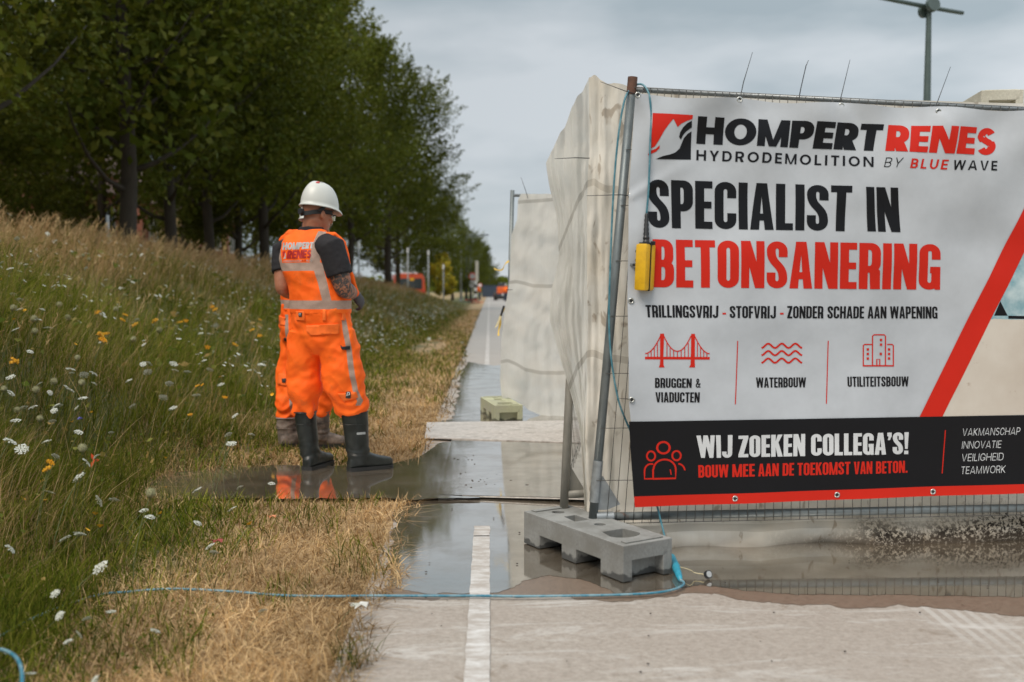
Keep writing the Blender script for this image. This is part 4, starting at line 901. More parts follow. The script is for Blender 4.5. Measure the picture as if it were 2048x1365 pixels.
MB().tube([p0.lerp(p1, .965), p1+(p1-p0).normalized()*.006], .0222, 20).build('post_cap', M['rust'], fence, smooth=False, auto=40)
MB().tube([p0.lerp(p1, .062), p0.lerp(p1, .155)], .0235, 20).build('post_sleeve', M['galv'], fence, auto=40)
zt = lambda s: lerp(P(1283, 181, 4.54).z, P(2048, 221, 4.60).z, s/2.0); zb_ = lambda s: lerp(P(1184, 1034, 4.52).z, P(2048, 1016, 4.60).z, s/2.0)
MB().tube([FP(LEAN+.01, zt(0)), FP(3.45, zt(3.45))], .013, 14).build('top_rail', M['galv'], fence, smooth=True)
MB().tube([FP(.03, zb_(.03)), FP(3.45, zb_(3.45))], .019, 16).build('bottom_rail', M['steel'], fence, smooth=True)
MB().tube([FP(.02, zb_(.02)), FP(.10, zb_(.1))], .0225, 16).build('rail_sleeve', M['galv'], fence, auto=40)
MB().prism([(.012, .19), (.07, .19), (.13, .215), (.05, .345), (.032, .345)], PL-NB*.004, U, Vector((0, 0, 1)), NB, .006).build('gusset', M['galv'], fence)
smid = (P(1907, 1000, 4.58)-PL).dot(U); MB().tube([FP(smid, .235, .03), FP(smid, 1.9, .03)], .0135, 12).build('middle_post', M['steel'], fence, smooth=True)
MB().tube([FP(3.45, .08), FP(3.45, 2.12)], .0205, 16).build('post', M['steel'], fence, smooth=True)
mb = MB()
ln_ = lambda s, z: LEAN*max(0, 1-s/.85)*(z/2.1)
for k in range(1, 83):
    s = .0415*k; a = s+.012; z0, z1 = zb_(s)-.03, zt(s)+.008
    mb.tube([FP(a+ln_(s, z0), z0, -.021), FP(a+ln_(s, 1.1), 1.1, -.021), FP(a+ln_(s, z1), z1, -.017)], .0016, 5)
for z in (.33, .57, .82, 1.08, 1.33, 1.58, 1.83): mb.tube([FP(LEAN*z/2.1-.012, z, -.024), FP(3.45, z, -.024)], .0017, 5)
mb.tube([FP(.02, zb_(0)-.027, -.024), FP(3.45, zb_(3.45)-.027, -.024)], .002, 5); mb.tube([FP(LEAN, zt(0)+.006, -.02), FP(3.45, zt(3.45)+.006, -.02)], .0019, 5)
mb.build('wire_mesh', M['wire'], fence, smooth=True)

# ------------------------------------------------------------------ the banner
BOFF = -.062
def BS(px, py):
    d = ray(px, py); o = PL+NB*BOFF; t = (o-EYE).dot(NB)/d.dot(NB); p = EYE+d*t-PL; return (p.dot(U), EYE.z+d.z*t)
b00 = BS(1272, 187); b01 = BS(2048, 221); b10 = BS(1268, 1013); b11 = BS(2048, 988)
ztop = lambda s: b00[1]+(b01[1]-b00[1])*(s-b00[0])/(b01[0]-b00[0]); zbot = lambda s: b10[1]+(b11[1]-b10[1])*(s-b10[0])/(b11[0]-b10[0])
LE = [BS(a, b) for a, b in ((1268, 1013), (1266, 930), (1262, 850), (1256, 800), (1255, 600), (1258, 400), (1262, 330), (1268, 260), (1272, 187))]
lez, les = [p[1] for p in LE], [p[0] for p in LE]
EY = [BS(1480, 199), BS(1684, 211), BS(1875, 224), BS(1276, 190), BS(1263, 392), BS(1262, 602), BS(1262, 799), BS(1468, 996), BS(1674, 990), BS(1869, 985)]
def wr(s, z):
    top = math.exp(-max(0, ztop(s)-z)/.30); lf = math.exp(-max(0, s-interp(z, lez, les))/.16); bt = math.exp(-max(0, z-zbot(s))/.12)
    w_ = .010*math.sin(s*2.3+.8)*math.sin(z*2.1+.3)+.008*math.sin(s*3.1-z*6.3+1.0)*(.3+.7*top)+.0085*math.sin((s*.8-z)*15+1.3*math.sin(s*3))*top+.0055*math.sin((s+z*.55)*19+math.sin(s*5))*top+.0012*noise.noise(Vector((s*5, z*9, 1)))
    w_ += .004*math.sin(z*9+s*2)*lf+.003*math.sin(s*11)*bt+.0035*math.sin(s*1.4+z*14+math.sin(s*4))*math.exp(-((z-1.35)/.22)**2)
    for (es, ez) in EY[:5]:
        d = math.hypot(s-es, z-ez); w_ -= .006*math.exp(-d/.05)
        dx, dz = s-es, ez-z
        if dz > 0 and es < 9: w_ += .005*math.exp(-dz/.22)*math.exp(-((dx-.55*dz)/(.02+.10*dz))**2)
    d = math.hypot(s-EY[4][0], (z-EY[4][1])*1.0); dx = s-EY[4][0]
    if dx > 0: w_ += .008*math.exp(-dx/.22)*math.exp(-(((z-EY[4][1])-.55*dx)/(.015+.09*dx))**2)
    return w_*1.5
def BPT(s, z, lift=0.0): return FP(s, z, BOFF-lift-wr(s, z))
def pvc(name, c, rough=.40, var=.06):
    m = NT(name); n1 = m.noise(900, 2); n2 = m.noise(2.5, 5, .65); d = tuple(x*(1-var*2.2) for x in c)
    m.set(m.mix(m.ramp(n2, .35, .7), c, d), rough, spec=.22).bump(n1, .05, .0006); return m.m
M['b_white'] = pvc('banner_white', (.505, .53, .565), .42, .09); M['b_black'] = pvc('banner_black', (.008, .008, .010), .30); M['b_red'] = pvc('banner_red', (.58, .020, .009), .36, .04); M['b_grey'] = pvc('banner_grey', (.62, .63, .64), .4)
m = NT('banner_sky'); n1 = m.noise(5, 5, .6); m.set(m.mix(m.ramp(n1, .38, .62), (.10, .27, .33), (.50, .60, .62)), .4); M['b_sky'] = m.m
m = NT('banner_sand'); n1 = m.noise(2.2, 5, .6); n2 = m.noise(16, 4, .6); c = m.mix(m.ramp(n1, .3, .7), (.50, .43, .36), (.64, .59, .52)); m.set(m.mix(m.ramp(n2, .66, .74, 0, .5), c, (.30, .20, .13)), .4); M['b_sand'] = m.m
banner = empty('banner', FP(b00[0], zbot(b00[0]))); tag(banner, 'large white, black and red printed PVC banner tied to the front fence', 'banner')
def bgrid(a, b):
    zz = None; z = lerp(zbot(.2), ztop(.2), b); sl = interp(z, lez, les); s = lerp(sl, 3.42, a); z = lerp(zbot(s), ztop(s)-.011*max(0, (b-.85)/.15)*math.sin(math.pi*(s-EY[0][0])/(EY[1][0]-EY[0][0]))**2, b); return BPT(s, z)
link('sheet', grid_mesh('banner_sheet', bgrid, 200, 110, M['b_white']), banner, True)
def art(name, polys, mat, layer=1):
    """polys: (outline, holes, order) in photo pixels mapped on the banner; all cut to small cells so they follow the folds"""
    V, F, key = [], [], {}
    for (o, hs, j) in polys:
        for tri in tri2d([BS(*p) for p in o], [[BS(*p) for p in h] for h in hs]):
            for q in dice(tri, .024):
                f = []
                for (s, z) in q:
                    k = (round(s, 5), round(z, 5), j)
                    if k not in key: key[k] = len(V); V.append(BPT(s, z, .0009+.0005*layer+.00022*j))
                    if not f or f[-1] != key[k]: f.append(key[k])
                if len(set(f)) >= 3: F.append(tuple(dict.fromkeys(f)))
    me = bpy.data.meshes.new(name); me.from_pydata(V, [], F); me.materials.append(mat)
    for p in me.polygons:
        if p.normal.dot(NB) > 0: p.flip()
    me.update(); me.shade_smooth(); return link(name, me, banner, True)
C8 = lambda x, y: (1250+x/2.566, 200+y/2.566)        # the two zoomed views the artwork was measured in
C1 = lambda x, y: (1250+x/2.5275, 580+y/2.5275)
def quad_text(txt, st, cv, tl, tr, br, bl):
    tl, tr, br, bl = [cv(*p) for p in (tl, tr, br, bl)]; res = []
    mapq = lambda x, y: tuple((tl[k]*(1-x)+tr[k]*x)*y+(bl[k]*(1-x)+br[k]*x)*(1-y) for k in (0, 1))
    for o, hs, j in text_polys(txt, st):
        dens = lambda l: [p for i in range(len(l)) for p in [l[i]]]
        res.append(([mapq(*p) for p in dens(o)], [[mapq(*p) for p in dens(h)] for h in hs], j))
    return res
PY = lambda cv, pts, j=0: ([cv(*p) for p in pts], [], j)
def px_stroke(cv, path, wd, closed=False, j=0):
    if closed: path = path+[path[0], path[1]]
    return ([cv(*p) for p in stroke(path, wd, wd)], [], j)
# background fields
ID = lambda x, y: (x, y)
zq = lambda s0, t0: s0
art('photo_print', [PY(ID, [(2003, 600), (2130, 335), (2500, 330), (2500, 640), (1983, 640)])], M['b_sky'], 1)
art('photo_print', [PY(ID, [(1886, 834), (1984, 637), (2500, 640), (2500, 822)])], M['b_sand'], 1)
art('photo_print', [PY(ID, [(2002, 603), (2017, 632), (1990, 632)], 0), PY(ID, [(2018, 632), (2500, 640), (2500, 648), (2018, 638)], 1)], M['b_black'], 2)
art('diagonal_stripe', [PY(ID, [(1840, 836), (1886, 836), (2205, 190), (2159, 190)])], M['b_red'], 3)
art('black_strip', [PY(ID, [(1257, 843), (2048, 831.5), (2600, 823), (2600, 955), (2048, 971), (1266.5, 994)])], M['b_black'], 4)
art('red_strip', [PY(ID, [(1266.5, 992), (2048, 969.5), (2600, 953), (2600, 971), (2048, 988), (1268, 1013)])], M['b_red'], 5)
# logo
art('logo', [PY(C8, [(143, 67), (350, 78), (347, 98), (318, 108), (290, 122), (270, 140), (248, 98), (225, 125), (200, 160), (175, 205), (155, 238), (133, 250)]), PY(C8, [(128, 262), (160, 250), (178, 233), (179, 247), (160, 266), (119, 284)], 1)], M['b_red'])
art('logo', [PY(C8, [(345, 106), (346, 140), (318, 160), (300, 180), (290, 203), (279, 190), (285, 165), (300, 140), (320, 120)]), PY(C8, [(345, 160), (342, 305), (160, 303), (195, 288), (235, 279), (262, 268), (284, 248), (294, 222), (305, 195), (325, 172)], 1)], M['b_black'])
art('lettering', quad_text('HOMPERT', 'heavy', C8, (377, 83), (1330, 126), (1304, 264), (372, 222)), M['b_black'])
art('lettering', quad_text('RENES', 'heavy', C8, (1352, 129), (1906, 148), (1890, 289), (1330, 264)), M['b_red'])
art('lettering', quad_text('HYDRODEMOLITION', 'medium', C8, (373, 254), (1273, 294), (1271, 346), (370, 308)), M['b_black'])
art('lettering', quad_text('WAVE', 'medium', C8, (1680, 312), (1898, 317), (1895, 366), (1672, 361)), M['b_black'])
art('lettering', quad_text('BY', 'thinwide', C8, (1334, 298), (1420, 300), (1402, 350), (1322, 347)), M['b_black'])
art('lettering', quad_text('BLUE', 'medium', C8, (1462, 304), (1654, 310), (1645, 360), (1452, 353)), M['b_red'])
art('lettering', quad_text('SPECIALIST', 'anton', C8, (118, 406), (1162, 443), (1152, 676), (122, 656)), M['b_black'])
art('lettering', quad_text('IN', 'anton', C8, (1231, 448), (1395, 453), (1410, 680), (1240, 676)), M['b_black'])
art('lettering', quad_text('BETONSANERING', 'anton', C8, (140, 716), (1617, 742), (1620, 975), (140, 962)), M['b_red'])
ws = []
for tx_, tl, tr, br, bl in (('TRILLINGSVRIJ', (102, 77), (470, 80), (468, 142), (105, 139)), ('STOFVRIJ', (527, 82), (762, 82), (760, 145), (527, 142)), ('ZONDER', (819, 82), (1004, 83), (1003, 145), (818, 144)), ('SCHADE', (1025, 83), (1212, 84), (1211, 145), (1024, 145)), ('AAN', (1231, 84), (1326, 84), (1326, 145), (1230, 145)), ('WAPENING', (1344, 84), (1585, 85), (1585, 146), (1345, 145))):
    art('lettering', quad_text(tx_, 'anton_s', C1, tl, tr, br, bl), M['b_black'])
for x0 in (490, 782): art('dash', [PY(C1, [(x0, 116), (x0+18, 116), (x0+18, 125), (x0, 125)])], M['b_red'])
ws = []
for tx_, tl, tr, br, bl in (('BRUGGEN', (148, 444), (334, 447), (333, 494), (148, 494)), ('&', (354, 447), (379, 448), (379, 494), (353, 494)), ('VIADUCTEN', (150, 516), (375, 517), (373, 568), (152, 567)), ('WATERBOUW', (660, 443), (915, 443), (914, 493), (661, 494)), ('UTILITEITSBOUW', (1126, 440), (1438, 439), (1437, 489), (1127, 491))):
    art('lettering', quad_text(tx_, 'anton_s', C1, tl, tr, br, bl), M['b_black'])
# icons
br = [PY(C1, [(97, 337), (425, 339), (424, 352), (97, 350)]), PY(C1, [(174, 221), (194, 221), (190, 338), (173, 338)], 1), PY(C1, [(331, 222), (350, 222), (349, 339), (329, 339)], 1), PY(C1, [(174, 350), (190, 350), (191, 378), (196, 391), (167, 391), (172, 378)], 1), PY(C1, [(329, 351), (348, 351), (349, 379), (350, 391), (320, 391), (327, 379)], 1)]
cab = lambda x0, y0, x1, y1, sg: [(lerp(x0, x1, t/10), lerp(y0, y1, (t/10)**(1.9 if sg else .52))) for t in range(11)]
br += [px_stroke(C1, cab(98, 321, 176, 232, 1), 5, j=2), px_stroke(C1, cab(424, 322, 348, 232, 1), 5, j=2), px_stroke(C1, [(192+138*t/16, 232+78*(1-((t-8)/8)**2)) for t in range(17)], 5, j=2)]
for x, y in ((112, 319), (128, 308), (144, 290), (160, 268), (208, 268), (224, 293), (242, 306), (261, 310), (280, 306), (298, 292), (316, 268), (362, 268), (378, 290), (394, 308), (410, 318)): br.append(PY(C1, [(x-2, y), (x+2, y), (x+2, 338), (x-2, 338)], 3))
art('bridge_icon', br, M['b_red'])
art('wave_icon', [px_stroke(C1, [(688+208*t/36, yc-11*math.cos((t/36)*2*math.pi*3.0+math.pi)) for t in range(37)], 9.5) for yc in (283, 320, 358)], M['b_red'])
bd = [px_stroke(C1, [(1208, 385), (1208, 282), (1214, 277), (1253, 277)], 6), px_stroke(C1, [(1330, 277), (1355, 277), (1361, 282), (1361, 385)], 6), px_stroke(C1, [(1255, 385), (1255, 235), (1262, 228), (1314, 228), (1321, 235), (1321, 385)], 6, j=1), px_stroke(C1, [(1205, 385), (1364, 385)], 7, j=2), px_stroke(C1, [(1277, 383), (1277, 352), (1292, 352), (1292, 383)], 6, j=3)]
for x, y in ((1231, 302), (1231, 325), (1231, 348), (1339, 302), (1339, 325), (1339, 348), (1298, 254), (1298, 278), (1297, 325)): bd.append(PY(C1, [(x-6, y-6), (x+6, y-6), (x+6, y+6), (x-6, y+6)], 3))
art('building_icon', bd, M['b_red'])
for a, b in (((567, 258), (555, 578)), ((1029, 258), (1018, 576))): art('divider', [PY(C1, [(a[0]-2.5, a[1]), (a[0]+2.5, a[1]), (b[0]+2.5, b[1]), (b[0]-2.5, b[1])])], M['b_red'])
art('divider', [PY(C1, [(1622, 711), (1627, 711), (1612, 931), (1607, 931)])], M['b_red'], 6)
el = lambda cx, cy, rx, ry, n=22: [(cx+rx*math.cos(2*math.pi*k/n), cy+ry*math.sin(2*math.pi*k/n)) for k in range(n)]
pp = [([C1(*p) for p in el(191, 796, 37, 34)], [[C1(*p) for p in el(191, 796, 26, 24)]], 0), ([C1(*p) for p in el(129, 838, 25, 28)], [[C1(*p) for p in el(129, 838, 16, 19)]], 0), ([C1(*p) for p in el(257, 836, 26, 28)], [[C1(*p) for p in el(257, 836, 17, 19)]], 0)]
pp += [px_stroke(C1, [(139, 952), (139, 905)]+arc(197, 905, 56, -50, 180, 0, 14)+[(252, 950), (139, 953)], 9, j=1), px_stroke(C1, [(139, 952), (96, 953), (96, 915)]+arc(128, 915, 32, -37, 180, 90, 7)+[(140, 879)], 8, j=2), px_stroke(C1, [(252, 946), (298, 944), (298, 908)]+arc(268, 908, 30, -34, 0, -90, 7)[0:1]+arc(266, 912, 32, -35, 0, 90, 7), 8, j=2), px_stroke(C1, [(225, 905), (230, 932)], 6, j=3)]
art('people_icon', pp, M['b_red'], 6)
ws = []
for tx_, tl, tr, br_, bl in (('WIJ', (357, 735), (539, 732), (536, 846), (369, 847)), ('ZOEKEN', (569, 736), (908, 727), (907, 839), (568, 844)), ("COLLEGA'S!", (938, 729), (1437, 721), (1436, 832), (938, 838))): art('lettering', quad_text(tx_, 'anton', C1, tl, tr, br_, bl), M['b_grey'], 6)
ws = []
for tx_, tl, tr, br_, bl in (('BOUW', (366, 884), (518, 880), (518, 944), (367, 946)), ('MEE', (538, 879), (650, 877), (650, 940), (537, 943)), ('AAN', (668, 877), (773, 875), (772, 938), (668, 940)), ('DE', (793, 875), (851, 873), (850, 937), (792, 938)), ('TOEKOMST', (868, 874), (1138, 869), (1137, 932), (868, 937)), ('VAN', (1156, 869), (1250, 867), (1250, 930), (1156, 932)), ('BETON.', (1269, 868), (1432, 865), (1432, 926), (1269, 930))): art('lettering', quad_text(tx_, 'anton_s', C1, tl, tr, br_, bl), M['b_red'], 6)
for tx_, tl, tr, br_, bl in (('VAKMANSCHAP', (1714, 703), (2006, 697), (2001, 734), (1710, 740)), ('INNOVATIE', (1713, 768), (1911, 764), (1906, 801), (1708, 805)), ('VEILIGHEID', (1711, 832), (1923, 826), (1918, 864), (1706, 869)), ('TEAMWORK', (1708, 896), (1932, 890), (1928, 927), (1704, 934))): art('lettering', quad_text(tx_, 'thin', C1, tl, tr, br_, bl), M['b_grey'], 6)
for (s, z) in EY:
    c = BPT(s, z, .004); mb = MB(); pts = [c+U*.0105*math.cos(a)+Vector((0, 0, .0105*math.sin(a))) for a in [2*math.pi*k/14 for k in range(15)]]; mb.tube(pts, .0035, 6, cap=False); e_ = mb.build('eyelet', M['eyelet'], banner, smooth=True)
    MB().tube([BPT(s, z, .0035), BPT(s, z, .0040)], .008, 10).build('hole', M['plastic'], e_)
# black cable ties
def tie(lb, pts, r=.0021):
    o = MB().tube([Vector(p) for p in pts], [r]*(len(pts)-1)+[r*.5], 6).build('cable_tie', M['plastic'], None, smooth=True); tag(o, lb, 'cable tie', 'black cable ties on the fences'); return o
YT = 4.62
def front(px, py, n=-.03):
    d = ray(px, py); o = PL+NB*n; return EYE+d*((o-EYE).dot(NB)/d.dot(NB))
tie('long cable tie standing up from the fence top, leftmost above the banner', [front(1480, 201, -.045), front(1481, 193, -.03), front(1487, 165, -.03), front(1505, 105, -.03)])
tie('bent cable tie without an eyelet, standing up between two straight ones', [front(1598, 197), front(1601, 180), front(1612, 132), front(1617, 121)])
tie('straight cable tie standing above the letters between the bent tie and the mast', [front(1684, 213, -.045), front(1680, 203, -.03), front(1700, 120, -.03)])
tie('cable tie standing up just right of the mast', [front(1875, 226, -.045), front(1872, 212, -.03), front(1901, 134, -.03)])
tie('cable tie sticking out to the left of the rusty post cap', [front(1276, 190, -.045), front(1252, 183, -.03), front(1201, 164, -.05)])
tie('level cable tie across the leaning post beside the word SPECIALIST', [front(1263, 392, -.045), front(1240, 390, -.035), front(1173, 392, -.05)])
tie('short cable tie holding the low left eyelet of the banner', [front(1262, 799, -.045), front(1238, 797, -.035)])

# ------------------------------------------------------------------ fence foot blocks
def block_mesh(mat):
    L, Wd, H = .76, .262, .152
    base = MB().box((L/2, Wd/2, H/2), (L, Wd, H))
    cut = [MB().box((.225, .04, .015), (.18, .17, .095)), MB().box((.515, .04, .015), (.18, .17, .095)), MB().box((.225, Wd-.04, .015), (.18, .17, .095)), MB().box((.515, Wd-.04, .015), (.18, .17, .095)), MB().box((L+.04, Wd/2, .02), (.19, .165, .13)), MB().box((-.04, Wd/2, .02), (.19, .165, .13))]
    D = [(.515, .075), (.60, .055)]+[(.60+.055*math.sin(a), .13-.075*math.cos(a)) for a in [math.pi*k/10 for k in range(11)]]+[(.60, .205), (.515, .19)]
    cut.append(MB().prism(D, (0, 0, .105), Vector((1, 0, 0)), Vector((0, 1, 0)), Vector((0, 0, 1)), .1))
    cut.append(MB().prism([(.19, .10), (.30, .085), (.30, .165), (.19, .165)], (0, 0, .12), Vector((1, 0, 0)), Vector((0, 1, 0)), Vector((0, 0, 1)), .1))
    for x, y, r in ((.40, .15, .026), (.10, .13, .03)): cut.append(MB().tube([(x, y, .10), (x, y, .2)], r, 16))
    return boolean(base, cut, 'block', mat, .004)
def concrete(name, c, g):
    m = NT(name); n1 = m.noise(6, 6, .65); n2 = m.noise(80, 5, .7); x = m.xyz(m.coord()); c0 = m.mix(m.ramp(n2, .3, .7), tuple(v*.8 for v in c), tuple(v*1.15 for v in c))
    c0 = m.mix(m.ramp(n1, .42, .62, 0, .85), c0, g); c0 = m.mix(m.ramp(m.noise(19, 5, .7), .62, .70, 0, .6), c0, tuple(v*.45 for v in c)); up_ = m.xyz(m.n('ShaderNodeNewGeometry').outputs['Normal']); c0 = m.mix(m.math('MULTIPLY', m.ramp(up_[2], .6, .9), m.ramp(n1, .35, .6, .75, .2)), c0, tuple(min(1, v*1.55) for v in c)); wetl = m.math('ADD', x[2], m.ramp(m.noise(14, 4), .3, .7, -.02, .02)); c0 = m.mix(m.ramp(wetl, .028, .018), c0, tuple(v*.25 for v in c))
    m.set(c0, .8).bump(n2, .25, .003); return m.m
M['block'] = concrete('block_concrete', (.205, .205, .195), (.15, .145, .13)); M['block_green'] = concrete('block_mossy', (.34, .34, .215), (.30, .29, .22)); M['block_pale'] = concrete('block_pale', (.55, .52, .43), (.42, .39, .31))
def foot(lb, near, far, mat, z=0, grp='grey fence foot blocks'):
    """block whose near lower left corner and axis direction are given"""
    e = empty('concrete_block', (near.x, near.y, z)); d = (far-near); e.rotation_euler.z = math.atan2(-d.y, -d.x); tag(e, lb, 'fence foot', grp)
    b = link('block', block_mesh(mat), e); b.location = (-.76, 0, 0)
    for x_ in (-.04, -.725): MB().box((x_, .131, .155), (.035, .20, .006), bev=.002).build('top_lip', mat, e, world=False)
    if grp: pass
    return e
nb = G(1246, 1166); fb = G(1050, 1087); foot('grey fence foot block standing in the puddle under the leaning post', nb, fb, M['block'])
n2_ = G(989, 845, .0); f2_ = G(961, 826, 0); f2_ = Vector((n2_.x-.135, n2_.y+.75, 0)); foot('green stained fence foot block on the far side of the dry road plate', n2_, f2_, M['block_green'])
c_ = P(1963, 181, 6.5); z_top = c_.z
e0 = None; nst = 16; dz = (z_top-.152)/nst
M['pal'] = plain('pallet_wood', (.30, .23, .15), .8, .3, 20)
cmb = {}
for k in range(nst+1):
    zz = k*dz
    if e0 is None:
        e0 = foot('pale fence foot block on top of the stack behind the banner', Vector((c_.x, 6.5, 0)), Vector((c_.x+.12, 6.5+.75, 0)), M['block_pale'], 0, 'pale fence foot blocks in the stack'); cmb[e0.name] = kids(e0)
        for q in cmb[e0.name]: cmb[q.name] = []
        e0.location.z = nst*dz
    else:
        o = copy_tree(e0, None, cmb); o.location.z = (k-1)*dz; tag(o, 'pale fence foot block lying lower in the stack behind the banner', 'fence foot', 'pale fence foot blocks in the stack')

# ------------------------------------------------------------------ tarpaulin sheets
def tarp_mat(name, mud, trans):
    m = NT(name); uv = m.coord('UV'); x = m.xyz(uv); ob = m.coord()
    n1 = m.noise(2.6, 6, .6, ob); n2 = m.noise(20, 5, .7, ob); wv = m.n('ShaderNodeTexWave', wave_type='BANDS', bands_direction='X'); wv.inputs['Scale'].default_value = 9; wv.inputs['Distortion'].default_value = 1.5; m.l(uv, wv.inputs['Vector'])
    c = m.mix(m.ramp(n1, .3, .7), (.70, .675, .615), (.85, .83, .78)); c = m.mix(m.ramp(wv.outputs[0], .0, .25, .035, 0), c, (.33, .27, .2))
    fr = m.math('FRACT', m.math('MULTIPLY', m.math('ADD', x[1], .27), 1/.76)); band = m.math('LESS_THAN', m.math('ABSOLUTE', m.math('SUBTRACT', fr, .5)), .021)
    c = m.mix(m.math('MULTIPLY', band, .6), c, (.40, .375, .33))
    if mud:
        c = m.mix(m.ramp(n1, .3, .65, .55, .22), c, (.60, .50, .37)); sp = m.noise(13, 3, .5, m.coord(scale=(1, 1, .55)), .8); c = m.mix(m.ramp(sp, .60, .66, 0, .55), c, (.22, .15, .085))
        n3 = m.noise(58, 6, .75, ob); n4 = m.noise(3.0, 3, .5, ob); xo = m.xyz(ob)
        lim = m.math('SUBTRACT', m.math('ADD', m.ramp(xo[0], .9, 3.0, .0, .30), m.ramp(n4, .3, .7, -.07, .07)), x[1]); d = m.math('MULTIPLY', m.ramp(lim, .0, .12), m.ramp(xo[0], 1.25, 1.6))
        c = m.mix(m.math('MULTIPLY', d, .55), c, (.34, .26, .17)); c = m.mix(m.math('MULTIPLY', m.ramp(m.math('ADD', n3, m.ramp(x[1], .03, .2, .09, -.04)), .49, .56), d), c, (.022, .016, .012)); c = m.mix(m.ramp(m.math('ADD', x[1], m.ramp(n4, .3, .7, -.03, .03)), .10, .03, 0, .5), c, (.16, .12, .085))
    else: c = m.mix(m.ramp(n1, .50, .72, 0, .35), c, (.56, .47, .35)); c = m.mix(m.ramp(m.math('ADD', x[1], m.ramp(n2, .3, .7, -.1, .1)), .22, .05, 0, .7), c, (.20, .15, .10))
    m.set(c, .75, spec=.25).bump(n2, .15, .01); m.translucent(c, trans); return m.m
M['tarp_mud'] = tarp_mat('tarp_muddy', True, .25); M['tarp'] = tarp_mat('tarp_clean', False, .55)
ED = [(155, 1174), (183, 1160), (267, 1122), (328, 1091), (372, 1099), (443, 1115), (509, 1118), (575, 1103), (640, 1099), (690, 1112), (760, 1135), (850, 1160), (930, 1166), (1010, 1171)]
Yc = 4.70; ez_ = [P(1100, a, Yc).z for a, b in ED][::-1]; ex_ = [P(b, a, Yc).x for a, b in ED][::-1]
xe = lambda z: interp(z, ez_, ex_)
ztopL = P(1091, 328, Yc).z; ztopC = P(1176, 156, 4.67).z
def nz3(x, y, z): return noise.noise(Vector((x, y, z)))
def drape(a, b):
    """a: 0 at the far end of the side, .36 the free billow, .5 the corner fold, then along the back of the front panel"""
    ks = [0, .18, .36, .50, .60, 1.0]
    zt_ = np.interp(a, [0, .18, .33, .36, .50, .60, .70, 1.0], [1.9, 1.9, 1.9, ztopL, ztopC, ztopC-.04, 2.10, 2.07]); zb0 = np.interp(a, [0, .36, .5, .6, 1], [.0, -.01, -.01, -.03, -.03])
    z = lerp(zb0, zt_+.030*nz3(a*30, 5, 1)*sstep(.3, .5, a)*(1-sstep(.55, .62, a))+.007*nz3(a*60, 3, 1)*(1-sstep(.5, .6, a)), b)
    pf = FP(.16, 0, .13); pe = FP(3.45, 0, .15)
    cols = [(.78, 8.3), (.66, 6.6), (xe(min(z, ztopL)), Yc), (P(1177, 400, 4.67).x, 4.67), (P(1252, 500, pf.y).x, pf.y), (pe.x, pe.y)]
    x = np.interp(a, ks, [c[0] for c in cols]); y = np.interp(a, ks, [c[1] for c in cols])
    sd = 1-sstep(.50, .62, a); amp = .010+.022*sd
    f1 = nz3(a*26, z*1.3, 2.2)*amp+nz3(a*60, z*3, 7.1)*amp*.45+nz3(a*9, z*5, 1.1)*amp*.6-(.020*abs(nz3(a*17+z*1.6, z*3.2-a*4, 3.3))+.010*abs(nz3(a*40-z*3, z*7+a*9, 8.3))+.004*abs(nz3(a*90+z*4, z*17, 4.3)))*(.45+.75*sd)+nz3(a*110+z*1.5, z*1.1, 8.3)*amp*.14
    if a > .56: f1 += .010*nz3(x*1.7, z*2.5, 5)+.05*math.exp(-z/.09)*(.5+nz3(x*2.2, 1, 2))*-1
    y += f1; x += f1*.35*sd
    if a > .56:
        y = max(y, (PL+U*((x-PL.x)/U.x)).y+.045)
        if z < .16: y += (-.09*math.sin(min(1, (.16-max(z, -.03))/.19)*math.pi*.8)*(.7+.9*nz3(x*2.3, 3, 3))+.02*nz3(x*9, z*14, 4))
    return Vector((x, y, z))
o = link('tarpaulin', grid_mesh('tarpaulin', drape, 340, 90, M['tarp_mud'], lambda a, b: (a*7.5, b*2.1))); tag(o, 'muddy cream tarpaulin wrapped round the corner behind the banner', 'tarpaulin')
for p in o.data.polygons:
    pass
o.data.materials.append(M['tarp'])
for p in o.data.polygons: p.material_index = 1 if (p.index % 340)/340 < .498 else 0
# side fence panel under the tarpaulin
side = empty('site_fence', (G(1128, 1017, .15).x, G(1128, 1017, .15).y, 0)); tag(side, 'side fence panel with a pale bare post foot, covered by the draped tarpaulin', 'fence')
q0 = P(1127, 1020, side.location.y); q1 = P(1138, 800, side.location.y); q2 = q0+(q1-q0)*(1.75/(q1.z-q0.z))
MB().tube([q0-Vector((0, 0, .04)), q1, q2], .0205, 18).build('post', M['oldsteel'], side, smooth=True); MB().tube([q0-Vector((0, 0, .012)), q0+Vector((0, 0, .006))], .024, 18).build('post_collar', M['oldsteel'], side, auto=40)
SE = Vector((.86, 8.1, 0)); s0 = q0+Vector((.02, 0, .075)); MB().tube([s0, Vector((s0.x+.10, s0.y+.02, s0.z)), Vector((SE.x, SE.y, .2))], .019, 12).build('bottom_rail', M['oldsteel'], side, smooth=True)
MB().prism([(0, .06), (.085, .06), (0, .20)], q0+Vector((.022, .012, .03)), Vector((1, .2, 0)).normalized(), Vector((0, 0, 1)), Vector((-.2, 1, 0)).normalized(), .004).build('gusset', M['oldsteel'], side)
MB().tube([SE, SE+Vector((0, 0, 1.95))], .0205, 12).build('post', M['oldsteel'], side, smooth=True); mb = MB()
for k in range(1, 24): t = k/24; a_ = q0.lerp(SE, t); mb.tube([Vector((a_.x, a_.y, .22)), Vector((a_.x+.1*(1-t), a_.y, 1.85))], .0017, 4)
for z in (.3, .85, 1.4, 1.85): mb.tube([Vector((q0.x+.1*z/2, q0.y, z)), Vector((SE.x, SE.y, z))], .0017, 4)
mb.build('wire_mesh', M['wire'], side)
